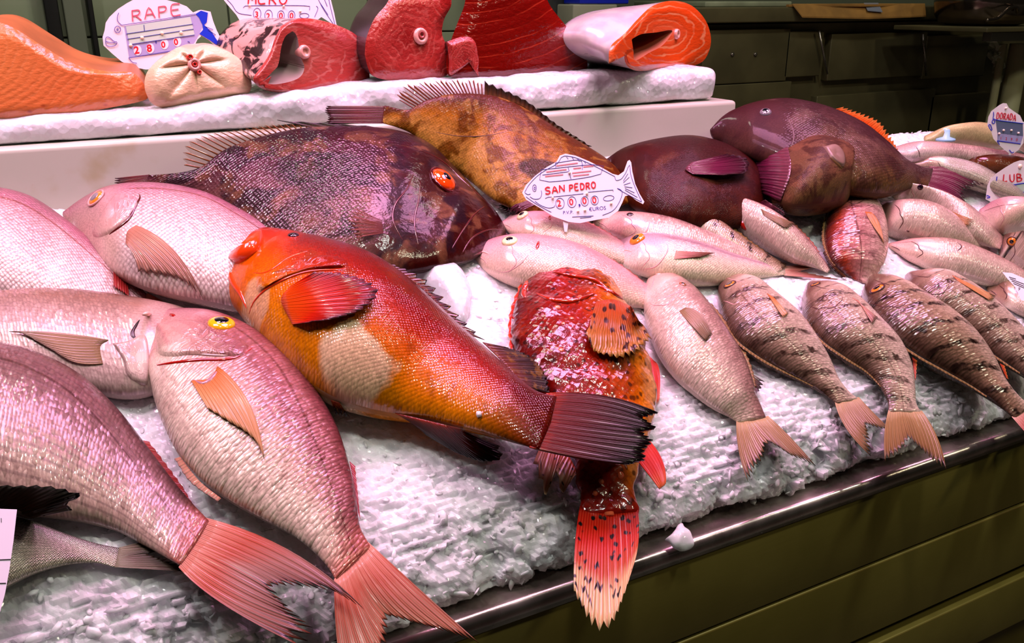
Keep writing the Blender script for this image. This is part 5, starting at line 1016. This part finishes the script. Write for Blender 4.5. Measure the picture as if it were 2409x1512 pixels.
def printed(name, pl, text, origin, xdir, size, mat, parent, lift=0.0014, bold=0.0):
    cu = bpy.data.curves.new(name, 'FONT'); cu.body = text; cu.size = 1.0; cu.offset = bold; cu.resolution_u = 3
    o = bpy.data.objects.new(name, cu); COL.objects.link(o); dg = bpy.context.evaluated_depsgraph_get(); me = bpy.data.meshes.new_from_object(o.evaluated_get(dg))
    ex = np.array(xdir, float)/np.linalg.norm(xdir); ey = np.array([ex[1], -ex[0]])
    V = [pl(*(np.array(origin)+(ex*v.co.x+ey*v.co.y)*size), lift) for v in me.vertices]; F = [tuple(p_.vertices) for p_ in me.polygons]
    bpy.data.objects.remove(o); bpy.data.curves.remove(cu); bpy.data.meshes.remove(me)
    return new_obj(name, V, F, mat, parent, smooth=False)
def pegs(pl, pts, r, parent):
    for (x, y) in pts:
        p_ = pl(x, y, 0.0012); rr = r*np.linalg.norm(p_-CAM)/FPX; V = []
        u_ = np.cross(pl.n, [0, 0, 1]); u_ /= np.linalg.norm(u_); w_ = np.cross(pl.n, u_)
        for (s_, h_) in ((1, 0), (1, 0.0015), (0.6, 0.0026)):
            for k in range(10): V.append(p_+pl.n*h_+(u_*math.cos(k*0.6283)+w_*math.sin(k*0.6283))*rr*s_)
        new_obj('peg', V, grid_faces(3, 10, True)+[tuple(20+k for k in range(10))], M_PEG, parent)
def oval(cx, cy, rx, ry, tilt=0.0, n=12): return [(cx+rx*math.cos(t)*math.cos(tilt)-ry*math.sin(t)*math.sin(tilt), cy+rx*math.cos(t)*math.sin(tilt)+ry*math.sin(t)*math.cos(tilt)) for t in np.linspace(0, 2*math.pi, n)]
def zoomed(s, x0, y0): return lambda pts: [(x0+x/s, y0+y/s) for x, y in pts]
def facing(p0, nyaw, tilt):
    a, t = math.radians(nyaw), math.radians(tilt); return Plane(p0, (math.sin(a)*math.cos(t), -math.cos(a)*math.cos(t), math.sin(t)))
# tag 1: SAN PEDRO
pl = facing(at(1330, 522, 0.045), -15, 24); T1 = zoomed(3.78, 1100, 350); g1 = thing('price_tag', 'fish-shaped white price tag reading SAN PEDRO among the fish', 'price tag', at(1330, 515, 0.0), 'fish-shaped price tags')
poly_plate('plate', pl, T1([(485, 390), (520, 320), (600, 240), (700, 165), (790, 115), (820, 60), (870, 43), (960, 60), (1080, 110), (1200, 170), (1290, 222), (1340, 235), (1390, 200), (1422, 110), (1440, 98), (1455, 120), (1465, 200), (1490, 310), (1530, 400), (1572, 470), (1560, 492), (1500, 460), (1440, 412), (1400, 420), (1375, 480), (1340, 550), (1250, 612), (1100, 640), (1000, 660), (900, 650), (760, 600), (680, 548), (600, 500), (520, 450)]), M_TAG, g1)
strokes('print', pl, [T1(l) for l in ([(508, 385), (545, 320), (620, 240), (700, 185), (800, 128), (830, 78), (870, 62), (960, 78), (1080, 128), (1200, 188), (1310, 245)], [(520, 425), (600, 482), (690, 535), (745, 562)], [(1372, 262), (1405, 215), (1440, 140), (1452, 230), (1490, 340), (1548, 465)], [(1330, 350), (1400, 392), (1548, 472)], [(1310, 250), (1320, 278), (1350, 275), (1372, 262)], [(1330, 350), (1365, 365), (1375, 400), (1345, 480), (1290, 550), (1200, 590)],
    [(1385, 285), (1425, 220)], [(1385, 300), (1438, 250)], [(1390, 320), (1448, 300)], [(1395, 335), (1465, 345)], [(1400, 350), (1485, 390)], [(1400, 365), (1510, 430)], [(510, 390), (535, 405), (560, 400)], oval(595, 348, 17, 30), oval(597, 350, 6, 12), [(655, 370), (660, 400), (640, 440), (590, 445), (555, 425)], [(600, 465), (650, 500), (720, 525), (770, 515), (775, 500)],
    [(690, 440), (700, 430), (770, 425), (1030, 398)], [(1070, 385), (1290, 365), (1295, 380)], oval(822, 485, 38, 48), oval(928, 472, 38, 48), oval(1042, 465, 33, 42), oval(1130, 457, 33, 40), oval(1255, 438, 48, 23, -0.15), [(655, 185), (1160, 140), (1165, 230), (680, 292), (655, 185)], [(780, 125), (785, 170)], [(780, 125), (1000, 100), (1020, 185)], [(665, 232), (910, 200)], [(895, 165), (920, 268)], [(930, 605), (1120, 595)], [(1000, 615), (1100, 605)], [(880, 70), (895, 90)], [(930, 75), (945, 95)], [(980, 90), (995, 110)], [(1040, 112), (1050, 130)], [(1100, 140), (1110, 158)])], 0.9, M_INK, g1)
strokes('form_print', pl, [T1(l) for l in ([(790, 150), (980, 125)], [(700, 205), (880, 182)], [(940, 175), (1010, 168)], [(1030, 160), (1120, 150)], [(690, 245), (850, 228)], [(930, 215), (1100, 195)], [(940, 240), (1080, 225)])], 2.6, M_PINKR, g1)
strokes('handwriting', pl, handwriting('SAN', T1([(690, 402)])[0], T1([(880, 378)])[0], 16)+handwriting('PEDRO', T1([(905, 374)])[0], T1([(1150, 345)])[0], 15), 2.6, M_RED, g1, 0.0016)
for ch, x, y in (('2', 797, 512), ('0', 905, 500), ('0', 1022, 490), ('0', 1110, 484)): printed('price_digit', pl, ch, T1([(x, y)])[0], (1, -0.11), 21, M_RED, g1, 0.0017, 0.012)
printed('price_comma', pl, ',', T1([(985, 505)])[0], (1, -0.11), 26, M_INK, g1, 0.0017, 0.02); printed('small_print', pl, 'P.V.P.', T1([(848, 582)])[0], (1, -0.06), 11, M_INK, g1); printed('small_print', pl, '€UROS', T1([(1080, 555)])[0], (1, -0.1), 12.5, M_INK, g1)
pegs(pl, T1([(905, 215), (1060, 400), (755, 438), (1275, 488), (980, 556), (1042, 548)]), 3.0, g1)
poly_plate('spike', pl, [(1322, 505), (1340, 505), (1334, 545), (1328, 545)], M_TAG, g1, -0.0015)
# tag 2: RAPE on the slab behind the monkfish
T2 = zoomed(8.03, 230, 0); pl = facing(at_y(380, 205, YSL+0.085), 3, 8); g2 = thing('price_tag', 'fish-shaped white tag with a solid blue tail behind the monkfish', 'price tag', at_y(420, 245, YSL+0.085), 'fish-shaped price tags')
poly_plate('plate', pl, T2([(90, 700), (130, 570), (150, 430), (220, 320), (380, 170), (550, 60), (700, -20), (1000, -40), (1300, 0), (1500, 50), (1680, 120), (1800, 235), (1900, 195), (1950, 185), (2130, 220), (2180, 400), (2250, 580), (2405, 870), (2380, 945), (2250, 885), (2100, 765), (1960, 675), (1880, 750), (1820, 880), (1700, 1050), (1550, 1200), (1400, 1400), (1300, 1900), (1200, 1900), (1150, 1310), (900, 1312), (650, 1262), (450, 1162), (270, 1010), (110, 860)]), M_TAG, g2)
poly_plate('price_panel', pl, T2([(500, 500), (1860, 270), (1990, 480), (1920, 640), (1780, 880), (1600, 960), (590, 1085)]), M_LILAC, g2, 0.0012, 0.0003); poly_plate('form_panel', pl, T2([(530, 500), (1750, 320), (1830, 655), (600, 835)]), M_MINT, g2, 0.0015, 0.0003)
poly_plate('tail_print', pl, T2([(1850, 262), (1950, 200), (2080, 240), (2060, 420), (2010, 470), (2150, 600), (2330, 880), (2290, 880), (2150, 780), (1920, 640), (1990, 560), (1980, 470), (1910, 330)]), M_INKB, g2, 0.0016, 0.0003)
strokes('print', pl, [T2(l) for l in ([(450, 475), (1000, 395), (1850, 262)], [(395, 240), (370, 330), (385, 410), (450, 475)], oval(375, 555, 58, 62), oval(375, 558, 14, 14), [(150, 720), (180, 695), (240, 720), (300, 775), (365, 795), (330, 855), (240, 875), (160, 850), (150, 720)], [(150, 780), (220, 800), (340, 805)], [(580, 1095), (1500, 945)], [(590, 1100), (650, 1170), (740, 1195)], [(640, 835), (1830, 660)], [(540, 640), (1800, 455)], [(560, 740), (1810, 550)], [(870, 470), (885, 590)], [(2030, 500), (2180, 560)], [(2080, 560), (2230, 660)], [(1700, 780), (1740, 800)])], 1.3, M_INK, g2, 0.0019)
strokes('handwriting', pl, handwriting('RAPE', T2([(640, 395)])[0], T2([(1640, 255)])[0], 26), 2.6, M_REDP, g2, 0.0017)
for ch, x, y in (('2', 690, 1015), ('8', 930, 980), ('0', 1200, 900), ('0', 1440, 850)):
    poly_plate('price_window', pl, oval(*T2([(x+62, y-65)])[0], 9.5, 12, 0, 17)[:-1], M_TAG, g2, 0.0015, 0.0003); printed('price_digit', pl, ch, T2([(x+4, y)])[0], (1, -0.13), 24 if ch in '28' else 20, M_RED, g2, 0.0020, 0.03)
printed('price_comma', pl, "'", T2([(1095, 900)])[0], (1, -0.1), 22, M_INK, g2, 0.0019, 0.02); pegs(pl, T2([(835, 715), (1210, 630), (1572, 618), (620, 860)]), 3.6, g2)
# tag 3: MERO, cut by the top of the picture
pl = facing(at_y(660, 75, YSL+0.10), 3, 8); g3 = thing('price_tag', 'fish-shaped white tag with thin blue drawing behind the mottled section', 'price tag', at_y(660, 150, YSL+0.10), 'fish-shaped price tags')
poly_plate('plate', pl, [(512, -60), (520, -8), (536, 12), (556, 35), (566, 52), (572, 68), (584, 76), (640, 80), (650, 200), (668, 200), (672, 78), (700, 72), (735, 56), (756, 40), (775, 52), (793, 64), (786, 30), (776, -10), (772, -60), (700, -110), (580, -110)], M_TAG, g3)
strokes('print', pl, [[(525, -10), (545, 10), (560, 30), (592, 36)], [(572, 18), (574, 14), (640, 13), (725, 14), (728, 24)], [(570, 46), (574, 64), (582, 52)], [(582, 56), (592, 70), (600, 74)], [(745, -10), (760, 20), (784, 56)], [(752, 5), (772, 35)], [(758, -15), (770, 15)], [(740, 40), (748, 20), (744, 14)], [(770, -20), (776, 10), (788, 58)], oval(605, 32, 9, 13), oval(632, 36, 9, 13), oval(661, 36, 8, 11), oval(686, 36, 8, 11), oval(716, 37, 11, 6)], 1.0, M_INK, g3)
strokes('handwriting', pl, handwriting('MERO', (583, 9), (680, 9), 26), 3.0, M_RED, g3, 0.0016)
for ch, x, y in (('3', 599, 40), ('2', 626, 44), ('0', 656, 43), ('0', 681, 43)): printed('price_digit', pl, ch, (x, y), (1, 0.02), 19, M_RED, g3, 0.0017, 0.015)
printed('price_comma', pl, ',', (644, 46), (1, 0), 26, M_INK, g3, 0.0017, 0.02); printed('small_print', pl, 'P.V.P', (608, 63), (1, 0), 11, M_INK, g3); pegs(pl, [(587, 13), (667, 15), (706, 27), (641, 58)], 2.6, g3)
# tags 4, 5 at the right edge
T4 = zoomed(6.047, 2259, 230); pl = facing(at(2375, 362, 0.05), -8, 6); g4 = thing('price_tag', 'round-topped white tag with a slate panel beside the cream-coloured fish', 'price tag', at(2375, 365, 0.0), 'fish-shaped price tags')
poly_plate('plate', pl, T4([(382, 390), (400, 270), (440, 190), (560, 100), (610, 75), (660, 80), (690, 140), (760, 190), (850, 250), (895, 345), (960, 360), (1010, 320), (1040, 560), (940, 480), (905, 560), (900, 640), (830, 740), (760, 792), (720, 802), (715, 1000), (690, 1000), (690, 785), (640, 750), (540, 660), (470, 580), (440, 480)]), M_TAG, g4)
poly_plate('form_panel', pl, T4([(505, 315), (890, 365), (895, 545), (530, 500)]), M_GREYP2, g4, 0.0012, 0.0003); poly_plate('price_panel', pl, T4([(530, 505), (895, 548), (860, 650), (530, 610)]), M_LILAC, g4, 0.0012, 0.0003)
strokes('print', pl, [T4(l) for l in ([(475, 200), (480, 260), (505, 312), (900, 366)], [(525, 610), (860, 655)], oval(475, 338, 20, 28), [(405, 385), (430, 380), (455, 460), (420, 440), (405, 385)], [(530, 615), (560, 665)], [(700, 740), (735, 780), (765, 770)])], 1.6, M_INKB, g4, 0.0017)
strokes('handwriting', pl, handwriting('DORADA', T4([(515, 300)])[0], T4([(800, 325)])[0], 15), 1.6, M_RED, g4, 0.0017)
for i, ch in enumerate('1290'): printed('price_digit', pl, ch, T4([(565+i*75, 590+i*8)])[0], (1, 0.1), 9, M_RED, g4, 0.0018)
pegs(pl, T4([(610, 462), (720, 462), (820, 500), (548, 508), (645, 148)]), 2.2, g4)
pl = facing(at(2360, 470, 0.01), -8, 8); g5 = thing('price_tag', 'white tag with blue eye and red capitals beside the pale fish head', 'price tag', at(2370, 472, 0.0), 'fish-shaped price tags')
poly_plate('plate', pl, T4([(360, 1440), (385, 1250), (430, 1150), (520, 1070), (640, 990), (760, 920), (850, 888), (960, 890), (1120, 960), (1250, 1080), (1330, 1050), (1400, 1300), (1250, 1280), (1150, 1450), (900, 1560), (860, 1700), (800, 1700), (780, 1560), (500, 1520)]), M_TAG, g5)
poly_plate('form_panel', pl, T4([(580, 1272), (1150, 1180), (1150, 1420), (590, 1450)]), M_MINT, g5, 0.0012, 0.0003)
strokes('print', pl, [T4(l) for l in ([(525, 1120), (515, 1190), (550, 1262), (1150, 1175)], oval(508, 1310, 34, 36), oval(508, 1312, 8, 9), [(375, 1400), (390, 1390), (425, 1415), (380, 1425)], [(590, 1370), (1150, 1320)], [(790, 1245), (790, 1420)])], 2.0, M_INKB, g5, 0.0017)
strokes('handwriting', pl, handwriting('LUBINA', T4([(605, 1205)])[0], T4([(1200, 1150)])[0], 18), 2.2, M_RED, g5, 0.0017); pegs(pl, T4([(848, 975)]), 4.5, g5)
# paper labels
M_PAPER = plain('white_paper', c(222, 210, 226), 0.6); M_PRINT = plain('black_print', c(30, 26, 30), 0.6)
pl = facing(at(10, 1300, 0.075), -10, 45); g6 = thing('paper_label', 'white printed paper label with a figure leaning on the silver-green bream', 'label', at(0, 1400, 0.0))
poly_plate('sheet', pl, [(-160, 1190), (40, 1198), (32, 1270), (22, 1340), (12, 1395), (0, 1440), (-160, 1450)], M_PAPER, g6, 0, 0.0006)
strokes('ruled_line', pl, [[(-160, 1322), (26, 1315)], [(-160, 1375), (14, 1371)]], 1.6, M_PRINT, g6, 0.0007); printed('printed_figure', pl, '27.1', (-19, 1229), (1, -0.02), 15, M_PRINT, g6, 0.0008)
pl = facing(at(2400, 690, 0.055), -30, 50); g7 = thing('paper_label', 'torn pale paper label lying on the hidden dark bream', 'label', at(2400, 700, 0.0))
poly_plate('sheet', pl, [(2358, 640), (2380, 642), (2470, 680), (2480, 720), (2402, 706), (2388, 675), (2370, 655)], M_PAPER, g7, 0, 0.0006)
strokes('printed_line', pl, [[(2374, 651), (2390, 656)], [(2376, 655), (2420, 672)], [(2380, 660), (2430, 682)], [(2384, 666), (2412, 678)]], 1.2, M_PRINT, g7, 0.0007); printed('printed_figure', pl, '9', (2394, 682), (1, 0.3), 11, M_PRINT, g7, 0.0008)

# ------------------------------------------------------------------ dark back room at the right
Yb = 1.95
bench = thing('back_bench', 'dark steel work bench with drawers behind the counter', 'bench', (2.2, Yb, 0.0))
zt = at_y(1800, 16, Yb)[2]; z2 = at_y(1800, 52, Yb)[2]; xl = at_y(1340, 40, Yb)[0]; xr = at_y(2330, 100, Yb)[0]
box('bench_top', xl, xr+0.8, Yb-0.03, Yb+0.32, z2, zt, M_GREY_DARK, bench, 0.004)
box('bench_body', xl+0.01, xr+0.6, Yb+0.03, Yb+0.32, 0.0, z2-0.006, M_DARK2, bench)
for (p_a, p_b, q_a, q_b, mt) in ((1655, 1846, 70, 190, M_GREY_DARK), (1852, 1925, 74, 178, M_DARK2), (1955, 2165, 80, 178, M_DARK2), (2180, 2310, 84, 178, M_DARK2), (1655, 1846, 202, 330, M_DARK2), (1920, 2180, 226, 330, M_DARK2), (2190, 2310, 226, 330, M_DARK2)):
    x0, x1, z0, z1 = on_y(p_a, q_a, p_b, q_b, Yb+0.01); box('drawer_panel', x0, x1, Yb+0.005, Yb+0.04, z0, z1, mt, bench, 0.003)
for (px, py) in ((1723, 128), (1777, 128)):
    p_ = at_y(px, py, Yb+0.004); V = [p_+np.array([0.006*s_*math.cos(k*0.5236), h_, 0.006*s_*math.sin(k*0.5236)]) for (s_, h_) in ((1, 0.004), (1, -0.002), (0.6, -0.004)) for k in range(12)]
    new_obj('screw', V, grid_faces(3, 12, True)+[tuple(24+k for k in range(12))], M_LIP, bench)
for (a_, b_) in (((1927, 72), (1946, 174)), ((2171, 80), (2179, 178))):
    tube('drawer_edge', [at_y(*a_, Yb-0.012), at_y(*b_, Yb-0.012)], 0.0035, M_LIP, bench)
x0, x1, z0, z1 = on_y(1338, 10, 1440, 60, Yb-0.1)
tag(box('pale_box', x0, x1, Yb-0.12, Yb-0.035, z0-0.06, z1, plain('pale_plastic', c(150, 146, 126), 0.5), None, 0.004), 'pale plastic box standing behind the salmon section', 'box')
x0, x1, z0, z1 = on_y(1255, 0, 1338, 200, Yb-0.05)
tag(box('pillar', x0, x1, Yb-0.05, Yb+0.1, 0.0, 2.4, plain('dark_post', c(40, 40, 38), 0.6), None, 0.006), 'black upright post behind the tuna loin', 'post')
x0, x1, z0, z1 = on_y(1355, -60, 1468, 9, Yb-0.1)
_cr = thing('blue_crate', 'bright blue plastic crate on the pale box', 'crate', ((x0+x1)/2, Yb-0.08, z0)); M_CR = plain('blue_plastic', c(20, 40, 190), 0.35)
box('crate_body', x0, x1, Yb-0.12, Yb-0.04, z0, z1, M_CR, _cr, 0.003); box('crate_rim', x0-0.006, x1+0.006, Yb-0.126, Yb-0.034, z1-0.012, z1, M_CR, _cr, 0.003)
# things on the bench: board, cardboard, steel pan
x0, x1, _, _ = on_y(1648, 10, 1850, 16, Yb); box_b = box('cutting_board', x0, x1, Yb-0.02, Yb+0.3, zt, zt+0.014, plain('pale_green_board', c(156, 160, 132), 0.5, 0, 10), None, 0.003)
tag(box_b, 'pale cutting board lying on the dark work bench', 'board')
M_CARD = plain('cardboard', c(160, 112, 50), 0.8, 0, 12)
x0, x1, _, _ = on_y(1850, 10, 2170, 30, Yb-0.02); cb = thing('cardboard_box', 'flattened brown cardboard box on the dark work bench', 'cardboard', ((x0+x1)/2, Yb, zt))
def sheet(name, pts, th, mat, parent):
    K = len(pts); V = [(x, y, z+th) for x, y, z in pts]+[(x, y, z) for x, y, z in pts]
    return new_obj(name, V, [tuple(range(K)), tuple(range(2*K-1, K-1, -1))]+[(k, K+k, K+(k+1) % K, (k+1) % K) for k in range(K)], mat, parent, smooth=False)
xm = (x0+x1)/2
sheet('panel', [(x0, Yb-0.03, zt), (xm, Yb-0.05, zt), (x1, Yb-0.02, zt), (x1, Yb+0.25, zt), (x0, Yb+0.25, zt)], 0.006, M_CARD, cb)
sheet('flap', [(x0+0.03, Yb-0.055, zt-0.028), (xm, Yb-0.062, zt-0.034), (x1-0.02, Yb-0.05, zt-0.03), (x1-0.01, Yb-0.032, zt+0.004), (x0+0.01, Yb-0.034, zt+0.004)], 0.004, M_CARD, cb)
sheet('paper', [(xm, Yb-0.056, zt-0.012), (xm+0.06, Yb-0.058, zt-0.016), (xm+0.07, Yb-0.03, zt+0.008), (xm+0.01, Yb-0.03, zt+0.008)], 0.002, plain('grey_paper', c(120, 122, 140), 0.6), cb)
zsh = at_y(2300, 60, Yb-0.2)[2]; pc = at_y(2315, 20, Yb-0.2); pan = thing('steel_pan', 'dark rounded steel pan with curved handle on the pole stand', 'pan', (pc[0], Yb-0.2, zsh)); M_PAN = plain('polished_dark_steel', c(120, 104, 94), 0.16, 0.95, 8, 0.1)
rp = [(0.02, 0.001), (0.09, 0.001), (0.115, 0.008), (0.13, 0.03), (0.135, 0.06), (0.14, 0.10), (0.135, 0.10), (0.125, 0.04), (0.09, 0.012), (0.02, 0.01)]
V = [(pc[0]+r*math.cos(k*math.pi/20), Yb-0.2+r*math.sin(k*math.pi/20), zsh+z) for r, z in rp for k in range(40)]
new_obj('bowl', V, grid_faces(len(rp), 40, True)+[tuple(range(40))[::-1], tuple((len(rp)-1)*40+k for k in range(40))], M_PAN, pan)
hd = [at_y(x, y, Yb-0.335) for x, y in ((2320, 48), (2345, 44), (2362, 30), (2376, 19), (2392, 18), (2394, 30))]; tube('handle', resample(hd, 24), 0.005, M_PAN, pan)
# pole, rail, bag
M_POLE = plain('cream_paint', c(186, 180, 140), 0.4, 0, 6, 0.05)
pp_ = at_y(2392, 150, Yb-0.15); pole = thing('pole_stand', 'cream painted pole stand with grey rail carrying the steel pan', 'stand', (pp_[0], pp_[1], 0.0))
tube('post', [(pp_[0], pp_[1], 0.0), (pp_[0], pp_[1], pp_[2]+0.06)], 0.030, M_POLE, pole, 24); tube('post', [(pp_[0]-0.055, pp_[1]+0.02, 0.0), (pp_[0]-0.055, pp_[1]+0.02, pp_[2]+0.06)], 0.012, M_POLE, pole, 16)
ra = at_y(2318, 86, Yb-0.17); rb = at_y(2440, 88, Yb-0.17); box('cross_rail', ra[0], rb[0], Yb-0.19, Yb-0.16, ra[2]-0.014, ra[2]+0.012, plain('grey_rail', c(104, 104, 92), 0.4), pole, 0.002); box('shelf', at_y(2200, 62, Yb-0.2)[0], rb[0]+0.1, Yb-0.36, Yb-0.06, zsh-0.012, zsh, M_GREY_DARK, pole, 0.002)
V = []; bq = [(2330, 95), (2345, 108), (2350, 120), (2338, 128), (2346, 142), (2352, 155), (2344, 168), (2352, 184), (2346, 196)]
for i, (x, y) in enumerate(resample(bq, 18)):
    p_ = at_y(x, y, Yb-0.12)
    for k in range(12):
        t_ = k*math.pi/6; rr = 0.012*(1+0.5*math.sin(i*1.7+k*2.1))*(0.6+0.6*math.sin(math.pi*min(1, i/17+0.1))); V.append(p_+np.array([rr*math.cos(t_), rr*math.sin(t_), 0.004*math.sin(k*3+i)]))
tag(new_obj('plastic_bag', V, grid_faces(18, 12, True)+[tuple(range(12))[::-1], tuple(17*12+k for k in range(12))], plain('crumpled_plastic', c(176, 176, 150), 0.3, 0, 30, 0.2), None, smooth=False), 'crumpled pale plastic bag hanging beside the cream pole', 'bag')
p_ = at(2222, 330, 0.03); V = [p_+np.array([r*math.cos(k*0.6283), r*math.sin(k*0.6283), z]) for r, z in ((0.016, 0.0), (0.016, 0.003), (0.007, 0.006), (0.006, 0.016), (0.004, 0.018)) for k in range(10)]
tag(new_obj('blue_clip', V, grid_faces(5, 10, True)+[tuple(40+k for k in range(10)), tuple(range(10))[::-1]], plain('pale_blue_plastic', c(150, 200, 226), 0.35), None), 'small pale blue plastic stopper lying by the cream-coloured fish', 'stopper')

for o in bpy.data.objects:
    if '_org' in o: del o['_org']
